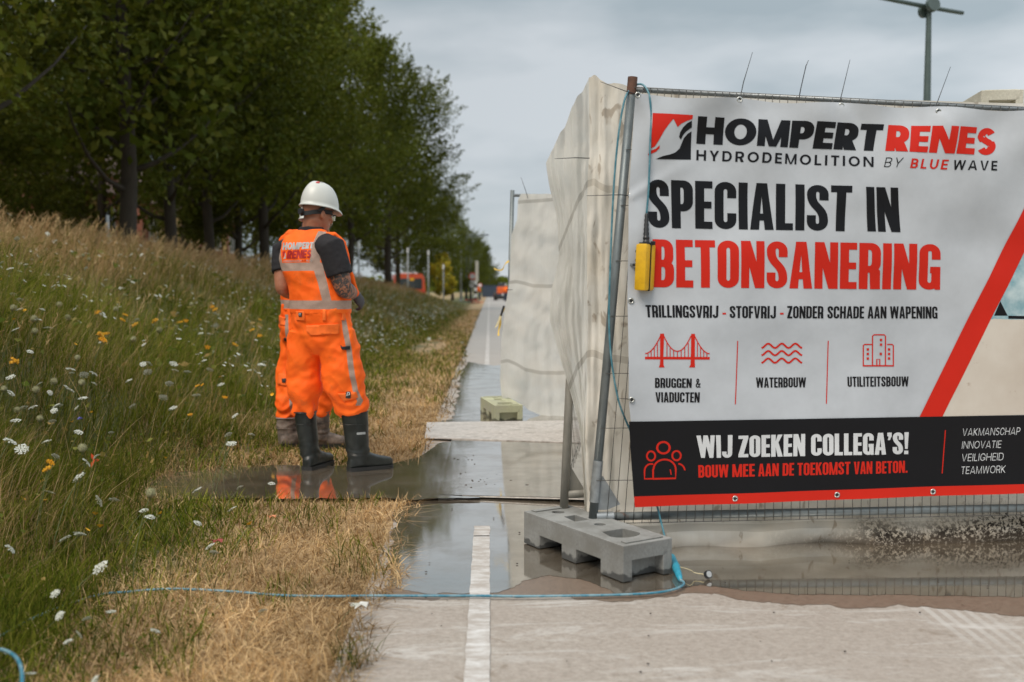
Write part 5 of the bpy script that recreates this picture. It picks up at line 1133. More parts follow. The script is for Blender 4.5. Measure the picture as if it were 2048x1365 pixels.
# far panel with its own tarpaulin
fe = empty('site_fence', (P(1022, 700, 9.7).x, 9.7, 0)); tag(fe, 'far fence panel whose bare grey post rises left of the pale sheet', 'fence')
FA, FB = P(1025, 381, 9.7), P(1013, 830, 9.7); MB().tube([Vector((FB.x, 9.7, .08)), FA], .0205, 14).build('post', M['steel'], fe, smooth=True)
FR = Vector((3.4, 8.9, 0)); MB().tube([FA-Vector((0, 0, .05)), FR+Vector((0, 0, 2.05))], .014, 10).build('top_rail', M['galv'], fe, smooth=True); MB().tube([Vector((FB.x, 9.7, .2)), FR+Vector((0, 0, .2))], .019, 10).build('bottom_rail', M['galv'], fe, smooth=True); MB().tube([FR, FR+Vector((0, 0, 2.1))], .0205, 12).build('post', M['steel'], fe, smooth=True)
mb = MB()
for k in range(1, 40): t = k/40; a_ = Vector((FB.x, 9.7, .2)).lerp(FR+Vector((0, 0, .2)), t); b_ = (FA-Vector((0, 0, .05))).lerp(FR+Vector((0, 0, 2.05)), t); mb.tube([a_, b_], .0017, 4)
mb.build('wire_mesh', M['wire'], fe)
FE = [(388, 1042), (400, 1036), (440, 1034), (470, 1023), (560, 1019), (620, 1010), (680, 1003), (760, 1000), (792, 1003), (800, 1008)]
fz = [P(1000, a, 9.6).z for a, b in FE][::-1]; fx = [P(b, a, 9.6).x for a, b in FE][::-1]
def fdrape(a, b):
    zt_ = lerp(P(1042, 389, 9.62).z, P(1110, 392, 9.5).z, min(1, a*4)); zb0 = np.interp(a, [0, .02, .045, .075, .12, 1], [P(1003, 797, 9.6).z, .155, .10, .02, -.01, -.02])
    z = lerp(zb0, zt_, b)+.05*nz3(a*8, 0, 0)*(1-b)**2; x0 = interp(z, fz, fx); x = lerp(x0, 3.3, a); y = lerp(9.64, 8.86, a)-.06
    f_ = nz3(x*4, z*1.2, 4)*.05+nz3(x*11, z*2.5+x*4, 9)*.02+nz3(x*3+z*5, z*2, 3)*.03+nz3(x*17+z, z*.9, 6)*.007-abs(nz3(x*5+z*3, z*3-x*3, 6))*.030-abs(nz3(x*11-z*4, z*8, 2))*.014-abs(nz3(x*24+z*6, z*19, 5))*.006
    y += f_-.16*math.exp(-(z-zb0)/.16)*(.35+.6*nz3(x*3, 2, 8)); return Vector((x, y, z))
o = link('tarpaulin', grid_mesh('far_tarpaulin', fdrape, 220, 70, M['tarp'], lambda a, b: (a*4, b*1.95+.52-a*.3))); tag(o, 'pale tarpaulin hanging on the far fence panel above the green stained block', 'tarpaulin')
tie('cable tie standing up from the far sheet next to the bare post', [P(1056, 397, 9.5), P(1050, 378, 9.5), P(1042, 355, 9.5)], .003)
tie('short cable tie lying level on the left edge of the far sheet', [P(1013, 580, 9.5), P(1025, 580, 9.4)], .004)
tie('level cable tie poking left across the dark fold of the draped sheet', [P(1179, 317, 4.62), P(1150, 316, 4.60), P(1109, 318, 4.60)])
# yellow tape fluttering from the far fence
M['tape'] = plain('yellow_tape', (.70, .46, .08), .5, .2, 20); M['tape_pale'] = plain('faded_tape', (.72, .62, .36), .5, .2, 20)
def ribbon(lb, pts, wd, mat, up):
    pts = catmull([P(a, b, y) for a, b, y in pts], 5); mb = MB(); n = len(pts); up = Vector(up)
    vs = [p+up*wd*(.6+.4*math.sin(i*.9)) for i, p in enumerate(pts)]+[p-up*wd*.8 for p in pts]; mb.add(vs, [(i, i+1, n+i+1, n+i) for i in range(n-1)])
    o = mb.build('warning_tape', M[mat], None, smooth=True, fix=False); tag(o, lb, 'warning tape'); return o
ribbon('yellow warning tape fluttering to the left of the far fence post', [(1018, 523, 9.5), (1010, 528, 9.5), (1004, 540, 9.45), (988, 538, 9.4)], .012, 'tape', (0, .3, 1))
t1_ = ribbon('yellow and black tape ends hanging from the left edge of the far sheet', [(1008, 616, 9.5), (1003, 632, 9.48), (999, 655, 9.5), (997, 672, 9.45)], .012, 'tape', (1, .2, 0))
pts = [P(a, b, 9.47) for a, b in ((1003, 628), (999, 640), (992, 655), (984, 660))]; mb = MB(); mb.add([p+Vector((.012, 0, .008)) for p in pts]+[p-Vector((.014, 0, .008)) for p in pts], [(i, i+1, 5+i, 4+i) for i in range(3)]); mb.build('tape_end', M['tape_pale'], t1_, world=False, fix=False)
MB().box(P(1005, 622, 9.47), (.02, .02, .10), Matrix.Rotation(.3, 3, 'Y'), .005).build('tape_knot', M['plastic'], t1_, world=False)

# ------------------------------------------------------------------ blue cable, its connector and the yellow hand control
m = NT('cable_blue'); n1 = m.noise(26, 4); m.set(m.mix(m.ramp(n1, .4, .65), (.045, .17, .22), (.14, .29, .34)), .45); M['cable'] = m.m
m = NT('cable_dirty'); n1 = m.noise(12, 5, .7); n2 = m.noise(70, 3); c = m.mix(m.ramp(n1, .42, .58), (.02, .16, .24), (.17, .30, .35)); m.set(m.mix(m.ramp(n2, .6, .7, 0, .6), c, (.45, .42, .36)), .5); M['cable2'] = m.m
M['cblue'] = plain('connector_blue', (.03, .30, .42), .4, .2, 30)
cbl = empty('control_cable', FP(.35, 0, -.1)); tag(cbl, 'blue cable looping over the leaning post and running across the road into the grass', 'cable')
up_ = [(1293, 428, -.06), (1297, 380, -.06), (1300, 300, -.06), (1302, 230, -.055), (1298, 190, -.05), (1287, 171, -.02), (1273, 170, .0), (1258, 182, -.012), (1248, 205, -.04), (1238, 262, -.05), (1230, 340, -.05), (1225, 420, -.05), (1221, 520, -.05), (1218, 620, -.045), (1220, 690, -.04), (1227, 750, -.04), (1238, 805, -.028), (1252, 842, -.005), (1262, 866, .01), (1285, 930, .02), (1303, 980, .01), (1314, 1012, -.04), (1321, 1040, -.06), (1330, 1075, -.09)]
pts = [front(a, b, c) for a, b, c in up_]+[P(1336, 1095, 4.36), P(1343, 1112, 4.32)]
MB().tube(catmull(pts, 6), .0047, 8).build('hanging_lead', M['cable'], cbl, smooth=True)
gp = [P(1343, 1110, 4.325), G(1361, 1160, .016)]; g1, g2 = gp; MB().tube([g1, g1.lerp(g2, .1), g1.lerp(g2, .45), g1.lerp(g2, .5), g1.lerp(g2, .55), g1.lerp(g2, .85), g2], [.007, .013, .017, .0185, .0165, .0135, .008], 14).build('connector', M['cblue'], cbl, smooth=True)
gl = [(1361, 1160, .015), (1368, 1166, .012), (1363, 1173, .01), (1345, 1180, .01), (1310, 1186, .01), (1240, 1190, .009), (1140, 1192, .009), (1040, 1193, .009), (960, 1192, .010), (880, 1192, .009), (800, 1192, .01), (740, 1192, .010), (650, 1193, .014), (560, 1191, .008), (470, 1184, .008), (380, 1179, .012), (320, 1179, .012), (260, 1184, .008), (200, 1190, .006), (120, 1215, .01), (60, 1240, .03), (15, 1265, .04), (-20, 1285, .08), (-25, 1300, .12), (5, 1300, .16), (30, 1313, .20), (42, 1335, .22), (44, 1365, .22), (35, 1400, .2)]
MB().tube(catmull([G(a, b, z) for a, b, z in gl], 6), .0053, 8).build('ground_lead', M['cable2'], cbl, smooth=True)
cap_ = empty('connector_cap', G(1414, 1152, 0)); tag(cap_, 'small black connector cap on a thin string lying in the puddle', 'cap')
cc = G(1414, 1150, .014); rx_ = Matrix.Rotation(R(-60), 3, 'X')
MB().tube([cc, cc+Vector((.006, -.012, .006))], .017, 14).build('cap', M['plastic'], cap_, auto=40); MB().tube([cc+Vector((.006, -.012, .006)), cc+Vector((.0065, -.013, .0065))], .013, 14).build('cap_face', M['signback'], cap_)
MB().tube(catmull([g1.lerp(g2, .5)+Vector((.015, 0, 0)), G(1380, 1140, .03), G(1390, 1146, .015), cc], 5), .0012, 4).build('string', M['tape_pale'], cap_)
m = NT('case_yellow'); n1 = m.noise(20, 5, .7); m.set(m.mix(m.ramp(n1, .45, .75), (.72, .42, .015), (.55, .30, .015)), .4).bump(n1, .05, .002); M['case'] = m.m
hc = front(1290, 535, -.085); ctl = empty('hand_control', hc); tag(ctl, 'yellow hand control box hanging from its cable in front of the banner', 'control box')
ax = Matrix((U, NB, Vector((0, 0, 1)))).transposed() @ Matrix.Rotation(R(-42), 3, 'Z') @ Matrix.Rotation(R(2.5), 3, 'Y')
hb = MB(); hb.box(hc+ax @ Vector((0, -.0215, 0)), (.058, .041, .208), ax, .012); hb.box(hc+ax @ Vector((0, .0215, 0)), (.058, .041, .208), ax, .012); hb.build('case', M['case'], ctl, auto=50)
MB().box(hc, (.060, .0045, .210), ax, .002).build('seam', M['plastic'], ctl)
for x_, z_ in ((.0, .07), (.0, 0.03), (.0, -.01)): MB().tube([hc+ax @ Vector((x_-.028, -.02, z_)), hc+ax @ Vector((x_-.036, -.02, z_))], .009, 12).build('button', M['plastic'], ctl, auto=40)
k_ = hc+ax @ Vector((-.03, -.024, .01)); kk = MB(); kk.tube([k_, k_+ax @ Vector((-.018, 0, 0))], .006, 10); ko = kk.build('key_switch', M['plastic'], ctl); MB().box(k_+ax @ Vector((-.025, 0, 0)), (.016, .004, .012), ax, .001).build('key', M['galv'], ko)
tp = hc+ax @ Vector((0, 0, .10)); tcab = front(1293, 428, -.06); gd = MB(); rad = []; pp_ = []
for k in range(15): pp_.append(tp.lerp(tcab, k/14)); rad.append(lerp(.017, .008, k/14)*(1.0 if k % 2 else .78))
gd.tube(pp_, rad, 14); gd.box(tp, (.046, .05, .02), ax, .004); gd.build('strain_relief', M['plastic'], ctl, auto=35)
MB().box(hc+ax @ Vector((.03, .01, .108)), (.02, .012, .018), ax, .003).build('hook_lug', M['plastic'], ctl)
# ------------------------------------------------------------------ people
m = NT('hivis_orange'); b = m.attr('band', 'Fac'); n1 = m.noise(38, 5, .6); n2 = m.noise(7, 5, .6); ck = m.n('ShaderNodeTexChecker'); ck.inputs['Scale'].default_value = 260; m.l(m.coord(), ck.inputs['Vector'])
org = m.mix(m.ramp(n2, .3, .7), (1.0, .118, .006), (1.0, .155, .010)); dirt = m.mix(m.ramp(m.noise(5, 6, .75), .56, .72, 0, .55), org, (.42, .12, .035))
ref = m.mix(ck.outputs[1], (.33, .225, .175), (.43, .305, .25)); on = m.math('GREATER_THAN', b, 0.)
m.set(m.mix(on, dirt, ref), m.math('MULTIPLY_ADD', on, -.3) if False else .72, spec=.3).bump(m.noise(16, 4, .55), .25, .012); M['hivis'] = m.m
m = NT('skin'); t = m.attr('tat', 'Fac'); n1 = m.noise(24, 5, .6); sk = m.mix(m.ramp(n1, .3, .7), (.30, .115, .060), (.40, .165, .092)); tt = m.noise(26, 5, .65, None, 1.6)
m.set(m.mix(m.math('MULTIPLY', m.ramp(tt, .44, .52), t), sk, (.055, .048, .045)), .5, spec=.4); m.p.inputs['Subsurface Weight'].default_value = .08; m.p.inputs['Subsurface Radius'].default_value = (.01, .004, .002); M['skin'] = m.m
M['shirt'] = plain('black_shirt', (.010, .008, .010), .85, .3, 30); M['bootd'] = plain('boot_rubber', (.014, .0165, .0145), .42, .35, 18); M['sole'] = plain('boot_sole', (.010, .010, .010), .6, .3, 30)
m = NT('muddy_boot'); n1 = m.noise(11, 6, .7); m.set(m.mix(m.ramp(n1, .38, .62), (.055, .042, .034), (.21, .165, .135)), .75).bump(n1, .2, .01); M['bootm'] = m.m
M['helmet'] = plain('helmet_white', (.56, .56, .52), .36, .06, 4, bump=0); M['glove'] = plain('grey_glove', (.065, .060, .065), .8, .35, 50); M['patch'] = plain('patch_black', (.02, .02, .02), .6, .1, bump=0); M['dred'] = plain('print_red', (.42, .012, .012), .6, .1, bump=0); M['pgrey'] = plain('print_grey', (.44, .44, .43), .5, .1, bump=0); M['strap'] = plain('strap_black', (.012, .012, .013), .6, .2, bump=0); M['orange_c'] = plain('cloth_orange', (.96, .155, .012), .75, .12, 30)
m = NT('safety_lens'); m.set((.75, .78, .8), .05); m.p.inputs['Transmission Weight'].default_value = .85; M['slens'] = m.m
M['reflect'] = plain('reflective_tape', (.42, .32, .27), .5, .12, 40); M['eye'] = plain('eye_white', (.7, .68, .65), .2, .1); M['hair'] = plain('stubble', (.10, .06, .045), .8, .3, 40)
UPV = Vector((0, 0, 1))
def axes(phi): f = Vector((math.sin(phi), math.cos(phi), 0)); return Vector((math.cos(phi), -math.sin(phi), 0)), f
def fold_displace(me, fn):
    n = len(me.vertices); no = [v.normal.copy() for v in me.vertices]
    for i, v in enumerate(me.vertices): v.co = v.co+no[i]*fn(v.co)
    me.update()
def fattr(me, name, fn):
    a = me.attributes.new(name, 'FLOAT', 'POINT'); a.data.foreach_set('value', [fn(v.co, v.normal) for v in me.vertices])
def capsule(mb, pts, rad, n=14, sq=1.0):
    pts = [Vector(p) for p in pts]; d0 = (pts[0]-pts[1]).normalized(); d1 = (pts[-1]-pts[-2]).normalized()
    P_ = [pts[0]+d0*rad[0]*.8, pts[0]+d0*rad[0]*.5]+pts+[pts[-1]+d1*rad[-1]*.5, pts[-1]+d1*rad[-1]*.8]; mb.tube(P_, [rad[0]*.35, rad[0]*.8]+list(rad)+[rad[-1]*.8, rad[-1]*.35], n, sq=sq)
def hand_mb(mb, wr_, d, palm_n, side, fat=1.0, curl=.5):
    """hand from the wrist along d; palm_n = palm side normal; side = direction of the thumb"""
    d = d.normalized(); side = (side-d*side.dot(d)).normalized(); pn = palm_n-d*palm_n.dot(d)-side*palm_n.dot(side); pn = pn.normalized()
    mb.loft([(wr_-d*.03, side, pn, .030*fat, .022*fat), (wr_+d*.01, side, pn, .032*fat, .020*fat), (wr_+d*.05, side, pn, .043*fat, .019*fat), (wr_+d*.085, side, pn, .042*fat, .017*fat), (wr_+d*.098, side, pn, .034*fat, .013*fat)], 16)
    for k, (o, L) in enumerate(((.031, .074), (.011, .083), (-.010, .077), (-.030, .060))):
        p = wr_+d*.088+side*o; c = curl*(1+.15*k); q = [p-d*.02, p]; a = 0
        for s_ in (.45, .32, .23): a += c; q.append(q[-1]+(d*math.cos(a)+pn*math.sin(a))*L*s_)
        capsule(mb, q, [.0095*fat, .0098*fat, .0092*fat, .0085*fat, .0072*fat], 10)
    p = wr_+d*.025+side*.030; capsule(mb, [p, p+(side*.6+d*.7+pn*.25)*.035, p+(side*.55+d*1.2+pn*.55)*.052, p+(side*.35+d*1.7+pn*.9)*.055], [.013*fat, .0115*fat, .0105*fat, .0085*fat], 10)
def boot(root, shaft, foot, z0, mat, label=None):
    """shaft: [(point, radius)] from top down; foot: (ankle xy, direction)"""
    A, d = foot; d = Vector((d[0], d[1], 0)).normalized(); s = Vector((d.y, -d.x, 0)); mb = MB()
    top = shaft[0][0]; mb.loft([(p, s, d, r*.93, r*1.05) for p, r in shaft]+[(Vector((A.x, A.y, z0+.06)), s, d, .048, .066)], 22)
    prof = [(-.088, .018, .062), (-.078, .034, .078), (-.05, .043, .10), (0, .046, .115), (.05, .047, .112), (.10, .050, .092), (.145, .052, .078), (.185, .048, .070), (.212, .036, .062), (.226, .016, .050)]
    mb.loft([(Vector((A.x, A.y, z0+.022+h*.5))+d*t, s, UPV, w_, h*.5) for t, w_, h in prof], 18, pw=2.5)
    me = remesh(mb, 'boot', mat, .006, 5); fold_displace(me, lambda c: .003*math.sin((c.z-z0)*90+6*noise.noise(c*9))*math.exp(-((c.z-z0-.15)/.05)**2)+.0012*noise.noise(c*30))
    b_ = link('boot', me, root, True)
    out = [(t, w_+.005) for t, w_, h in prof]; poly = [(t, w_) for t, w_ in out]+[(t, -w_) for t, w_ in out[::-1]]
    mb = MB(); mb.prism(poly, Vector((A.x, A.y, z0+.012)), d, s, UPV, .026)
    for t in [-.07+.026*k for k in range(11)]:
        if .02 < t < .045: continue
        mb.box(Vector((A.x, A.y, z0+.007))+d*t, (.016, .088 if t > .05 else .075, .014), Matrix((d, s, UPV)).transposed(), .002)
    mb.build('sole', M['sole'], b_, auto=40)
    for dz in (.0, .075):
        p, r = shaft[0]; q = Vector((p.x, p.y, p.z-.006-dz)); n = 26; rr_ = r*(1.02 if dz == 0 else 1.0)
        MB().tube([q+s*math.cos(2*math.pi*k/n)*rr_*.955+d*math.sin(2*math.pi*k/n)*rr_*1.075 for k in range(n+1)], .004 if dz == 0 else .0022, 6, cap=False).build('boot_rim' if dz == 0 else 'boot_seam', mat, b_, smooth=True)
    return b_
def raycast(bv, px, py): return bv.ray_cast(EYE, ray(px, py))
def decal(root, bv, name, polys, mat, lift=.002, cell=6, cv=ID):
    """flat pieces traced in photo pixels, laid onto the garment they belong to"""
    V, F = [], []; key = {}
    for (o, hs, j) in polys:
        for tri in tri2d([cv(*p) for p in o], [[cv(*p) for p in h] for h in hs]):
            for q in dice(tri, cell):
                f = []
                for (a, b_) in q:
                    k = (round(a, 3), round(b_, 3), j)
                    if k not in key:
                        loc, no, i_, di = raycast(bv, a, b_)
                        if loc is None: f = None; break
                        key[k] = len(V); V.append(loc+no*(lift+.0002*j))
                    if key[k] not in f: f.append(key[k])
                if f and len(f) >= 3: F.append(tuple(f))
    me = bpy.data.meshes.new(name); me.from_pydata(V, [], F); me.materials.append(mat)
    for p in me.polygons:
        if p.normal.dot(p.center-EYE) > 0: p.flip()
    me.update(); me.shade_smooth(); return link(name, me, root, True)
def thick_decal(root, bv, name, poly, mat, t=.006, cell=5):
    o = decal(root, bv, name, [(poly, [], 0)], mat, t, cell); md = o.modifiers.new('t', 'SOLIDIFY'); md.thickness = t+.004; md.offset = -1; return o
def build_worker(lb, c):
    Y0 = c['Y']; root = empty('person', (c['foot'][0], c['foot'][1], 0)); tag(root, lb, 'person')
    rt, ft = axes(R(c['phi'])); rh, fh = axes(R(c['hphi'])); tilt = Matrix.Rotation(R(-c.get('nod', 8)), 3, rh); hu = tilt @ UPV; hf = tilt @ fh
    chin = P(c['head'][0], 580, Y0); chin.z = c['chin']; hr = rh
    H = lambda x, y, z: chin+hr*x+hf*y+hu*z
    # skin: head, neck, arms, core of the trunk and legs in one surface
    mb = MB()
    for_head = [(-.012, .040, .022, .026), (.0, .036, .040, .048), (.025, .022, .056, .074), (.06, .008, .067, .092), (.10, .0, .073, .100), (.14, -.002, .077, .104), (.175, -.006, .076, .102), (.205, -.008, .066, .088), (.228, -.01, .046, .062), (.24, -.01, .016, .022)]
    mb.loft([(H(0, cf, z), hr, hf, a, b_) for z, cf, a, b_ in for_head], 28)
    capsule(mb, [H(0, .098, .105), H(0, .115, .075), H(0, .112, .064)], [.009, .014, .012], 10)                 # nose
    mb.loft([(H(0, .088, .044), hr, hf, .018, .012), (H(0, .095, .036), hr, hf, .026, .012), (H(0, .090, .026), hr, hf, .02, .012)], 12)   # mouth
    mb.ball(H(0, .085, .002), (.024, .022, .016), 12, 8); mb.loft([(H(0, .088, .117), hr, hf, .05, .014), (H(0, .090, .124), hr, hf, .056, .015), (H(0, .086, .132), hr, hf, .05, .014)], 14)
    for s in (-1, 1):
        mb.ball(H(s*.078, -.008, .088), (.009, .019, .031), 12, 8, Matrix((hr, hf, hu)).transposed()); mb.ball(H(s*.045, .068, .078), (.022, .02, .016), 10, 6)
    nb_ = P(c['neck'][0], c['neck'][1], c['neck'][2]); mid = nb_.lerp(H(0, -.028, .05), .5)
    capsule(mb, [nb_-UPV*.06, nb_, mid, H(0, -.022, .06)], [.085, .072, .066, .066], 18)
    tr = [(P(cx, py, Y0), a, b_) for py, cx, a, b_ in c['torso']]
    mb.loft([(p, rt, ft, a*.86, b_*.86) for p, a, b_ in tr], 24)
    arms = []
    for k in ('armR', 'armL'):
        q = c[k]; pts = [P(*q['sh']), P(*q['el']), P(*q['wr'])]; r0 = q.get('r', 1.0); e1 = pts[0].lerp(pts[1], .45); f1 = pts[1].lerp(pts[2], .3)
        capsule(mb, [pts[0], e1, pts[0].lerp(pts[1], .8), pts[1]], [.066*r0, .062*r0, .056*r0, .049*r0], 18); capsule(mb, [pts[1], f1, pts[1].lerp(pts[2], .7), pts[2]], [.048*r0, .051*r0, .040*r0, .030*r0], 18)
        arms.append((pts, q)); d = (pts[2]-pts[1]).normalized()
        if not q.get('glove'): hand_mb(mb, pts[2]+d*.02, d, ft*-.3+UPV*-.5, (UPV*.8+ft*.3), 1.0, .35)
    for k in ('legR', 'legL'):
        pts = [P(a, b_, y) for a, b_, y, r in c[k]]; capsule(mb, pts, [r*.6 for a, b_, y, r in c[k]], 12)
    me = remesh(mb, 'body', M['skin'], .0055, 3); el = arms[0][0]
    def tat(co, no):
        if not c.get('tattoo'): return 0.
        return 1. if min((co-el[0].lerp(el[1], t)).length for t in (.3, .5, .7, .9, 1.0)) < .095 or min((co-el[1].lerp(el[2], t)).length for t in (.2, .5, .8)) < .06 else 0.
    fattr(me, 'tat', tat); body = link('body', me, root, True)
    for s in (-1, 1): MB().ball(H(s*.034, .088, .095), (.012, .010, .009), 10, 8).build('eye', M['eye'], body, smooth=True)
    # gloves
    for (pts, q) in arms:
        if q.get('glove'):
            g = MB(); d = Vector(q['hd']).normalized(); hand_mb(g, pts[2]+(pts[2]-pts[1]).normalized()*.005, d, Vector(q['pn']), Vector(q['sd']), 1.14, q.get('curl', .5)); capsule(g, [pts[2]-(pts[2]-pts[1]).normalized()*.05, pts[2]], [.040, .036], 14); link('glove', remesh(g, 'glove', M['glove'], .0038, 2), root, True)
    # shirt
    mb = MB(); mb.loft([(p, rt, ft, a*.95, b_*.95) for p, a, b_ in tr], 24); cl = P(*c['collar']); mb.loft([(cl-UPV*.09, rt, ft, .125, .10), (cl-UPV*.03, rt, ft, .092, .084), (cl+UPV*.0, rt, ft, .080, .078)], 20)
    for (pts, q) in arms:
        r0 = q.get('r', 1.0); se = pts[0].lerp(pts[1], q.get('sl', .62)); inn = pts[0].lerp(tr[-3][0], .35); mb.tube([inn, pts[0]+UPV*.005, pts[0].lerp(se, .5), se], [.070*r0, .080*r0, .078*r0, .076*r0], 20)
    me = remesh(mb, 'shirt', M['shirt'], .0065, 4); fold_displace(me, lambda co: .004*noise.noise(Vector((co.x*16, co.y*16, co.z*7)))+.002*noise.noise(co*40)); link('shirt', me, root, True)
    # vest
    mb = MB(); mb.loft([(p, rt, ft, a*1.03+.006, b_*1.03+.006) for p, a, b_ in tr], 32, pw=2.25)
    for ex in c.get('vest_extra', []): capsule(mb, [P(*e) for e in ex[0]], ex[1], 12)
    me = remesh(mb, 'vest', M['hivis'], .0065, 4)
    fold_displace(me, lambda co: .0055*noise.noise(Vector((co.x*9+co.z*7, co.y*9, co.z*11-co.x*6)))+.0025*noise.noise(co*26)-.011*abs(noise.noise(Vector((co.x*5+co.z*9, co.y*6, co.z*5-co.x*4)))))
    bands = [(P(640, a, Y0).z, P(640, b_, Y0).z) for a, b_ in c['hbands']]; vb = [[(P(x_, y_, Y0-.12).z, P(x_, y_, Y0-.12).x, w_*Y0/F_PX) for x_, y_, w_ in q] for q in c['vbands']]
    def band(co, no):
        d = max(min(co.z-z0, z1-co.z) for z0, z1 in bands)
        if no.y < .35:
            for q in vb:
                if q[-1][0] < co.z < q[0][0]:
                    zs = [k[0] for k in q][::-1]; x0 = interp(co.z, zs, [k[1] for k in q][::-1]); ww = interp(co.z, zs, [k[2] for k in q][::-1]); d = max(d, ww-abs(co.x-x0))
        return d
    fattr(me, 'band', band); vest = link('vest', me, root, True); bv = BVHTree.FromPolygons([v.co for v in me.vertices], [tuple(p.vertices) for p in me.polygons])
    # trousers
    mb = MB(); mb.loft([(P(cx, py, Y0), rt, ft, a, b_) for py, cx, a, b_ in c['pelvis']], 28, pw=2.3)
    for k in ('legR', 'legL'):
        pts = catmull([P(a, b_, y) for a, b_, y, r in c[k]], 4); n = len(pts); rs = [interp(i, [4*j for j in range(len(c[k]))], [q[3] for q in c[k]]) for i in range(n)]; mb.tube(pts, rs, 24)
    me = remesh(mb, 'trousers', M['hivis'], .0065, 14); zb = P(600, c['cuff'], Y0).z
    def tf(co):
        k = math.exp(-max(0, co.z-zb)/.13); f_ = .016*noise.noise(Vector((co.x*5+co.z*4, co.y*5, co.z*6-co.x*4)))-.020*abs(noise.noise(Vector((co.x*7+co.z*6+2, co.y*7, co.z*4-co.x*4))))+.010*max(0, noise.noise(Vector((co.x*14-co.z*11, co.y*10, co.z*7+co.x*4))))+.005*noise.noise(Vector((co.x*20, co.y*20, co.z*24)))
        f_ += .010*k*math.sin(co.z*62+9*noise.noise(Vector((co.x*6, co.y*6, co.z*3)))); return f_+.006*abs(noise.noise(Vector((co.x*12-co.z*8, co.y*9, co.z*4))))
    fold_displace(me, tf); sts = [[(P(x_, y_, Y0-.1).z, P(x_, y_, Y0-.1).x, w_*Y0/F_PX) for x_, y_, w_ in q] for q in c['stripes']]
    def sband(co, no):
        d = -1
        if no.y < .5:
            for q in sts:
                if q[-1][0] < co.z < q[0][0]:
                    zs = [k[0] for k in q][::-1]; d = max(d, interp(co.z, zs, [k[2] for k in q][::-1])-abs(co.x-interp(co.z, zs, [k[1] for k in q][::-1])))
        return d
    fattr(me, 'band', sband); tro = link('trousers', me, root, True); bt = BVHTree.FromPolygons([v.co for v in me.vertices], [tuple(p.vertices) for p in me.polygons])
    for sh, ftb in c['boots']:
        boot(root, [(P(a, b_, y), r) for a, b_, y, r in sh], (P(ftb[0], 580, ftb[1]), ftb[2]), c.get('z0', 0), c['bootmat'])
    # helmet with its harness, safety glasses
    hb_ = H(0, .012, c.get('hrim', .150)); rot = Matrix((hr, hf, hu)).transposed(); V = []; F = []; nu, nv = 44, 16
    def hp(i, j):
        a = 2*math.pi*i/nu; fy = math.sin(a); fx = math.cos(a)
        if j <= nv:
            th = (math.pi/2)*j/nv; ra = math.cos(th)**.80; z = .156*math.sin(th)**1.02
            ridge = .010*math.exp(-(fx/.22)**2)*math.sin(th*2)**.5 if 0 < j < nv else 0
            return Vector((.109*fx*ra, .131*fy*ra-.014*math.sin(th), z+ridge))
    for j in range(nv+1):
        for i in range(nu): V.append(hp(i, j))
    for j in range(nv): F += [(j*nu+i, j*nu+(i+1) % nu, (j+1)*nu+(i+1) % nu, (j+1)*nu+i) for i in range(nu)]
    k0 = len(V)
    for rr_, dz in ((1.03, -.004), (1.075, -.012), (1.06, -.017), (1.0, -.012), (.96, .0)):
        for i in range(nu):
            a = 2*math.pi*i/nu; fx, fy = math.cos(a), math.sin(a); pk = .030*max(0, fy)**3 if rr_ > 1.02 else 0; V.append(Vector((.109*fx*rr_, .131*fy*rr_+pk, dz-.012*max(0, fy)**2*(rr_ > 1.02))))
    rows = [0]+[k0+q*nu for q in range(5)]
    for q in range(5): F += [(rows[q+1]+i, rows[q+1]+(i+1) % nu, rows[q]+(i+1) % nu, rows[q]+i) for i in range(nu)]
    mb = MB(); mb.add([hb_+rot @ v for v in V], F); hel = mb.build('helmet', M['helmet'], root, smooth=True, auto=48)
    dot = hp(int(nu*.865), 12); dn = (rot @ Vector((dot.x*1.4, dot.y*1.1, dot.z)).normalized()); dot = rot @ dot; MB().tube([hb_+dot-dn*.004, hb_+dot+dn*.003], .013, 16).build('sticker', M['signred'], hel)
    for s in (-1, 1): MB().tube([hb_+rot @ Vector((s*.040, -.095+.028*k, .090+.062*math.sin(k*math.pi/5))) for k in range(6)], .0035, 6).build('ridge', M['helmet'], hel, smooth=True)
    mb = MB(); n = 30
    ringp = [(math.cos(2*math.pi*k/n), math.sin(2*math.pi*k/n)) for k in range(n)]; zz = lambda sy: .108+.014*sy-.018*max(0, -sy)**2
    for dz0, dz1 in ((-.014, .014),):
        vs = [H(.081*cx, -.004+.110*sy, zz(sy)+dz0) for cx, sy in ringp]+[H(.083*cx, -.004+.112*sy, zz(sy)+dz1) for cx, sy in ringp]+[H(.078*cx, -.004+.106*sy, zz(sy)+dz1) for cx, sy in ringp]+[H(.077*cx, -.004+.105*sy, zz(sy)+dz0) for cx, sy in ringp]
        for q in range(4): mb.add(vs, [(q*n+k, q*n+(k+1) % n, ((q+1) % 4)*n+(k+1) % n, ((q+1) % 4)*n+k) for k in range(n)])
    hs = mb.build('harness', M['strap'], hel, auto=40); MB().tube([H(0, -.112, .090), H(0, -.134, .088)], .021, 18).build('ratchet_knob', M['strap'], hel, auto=40)
    for s in (-1, 1): MB().tube([H(s*.082, -.05, .102), H(s*.086, -.02, .125), H(s*.088, .0, .15)], [.010, .011, .011], 8, sq=.4).build('harness_strap', M['strap'], hel, smooth=True)
    gl = empty('safety_glasses', root.location); gl.parent = root; gl.location = (0, 0, 0); gl.matrix_parent_inverse = Matrix()
    bpy.data.objects.remove(gl)
    gm = MB()
    for s in (-1, 1): gm.tube([H(s*.081, -.005, .102), H(s*.080, .05, .104), H(s*.070, .098, .102)], .0032, 6)
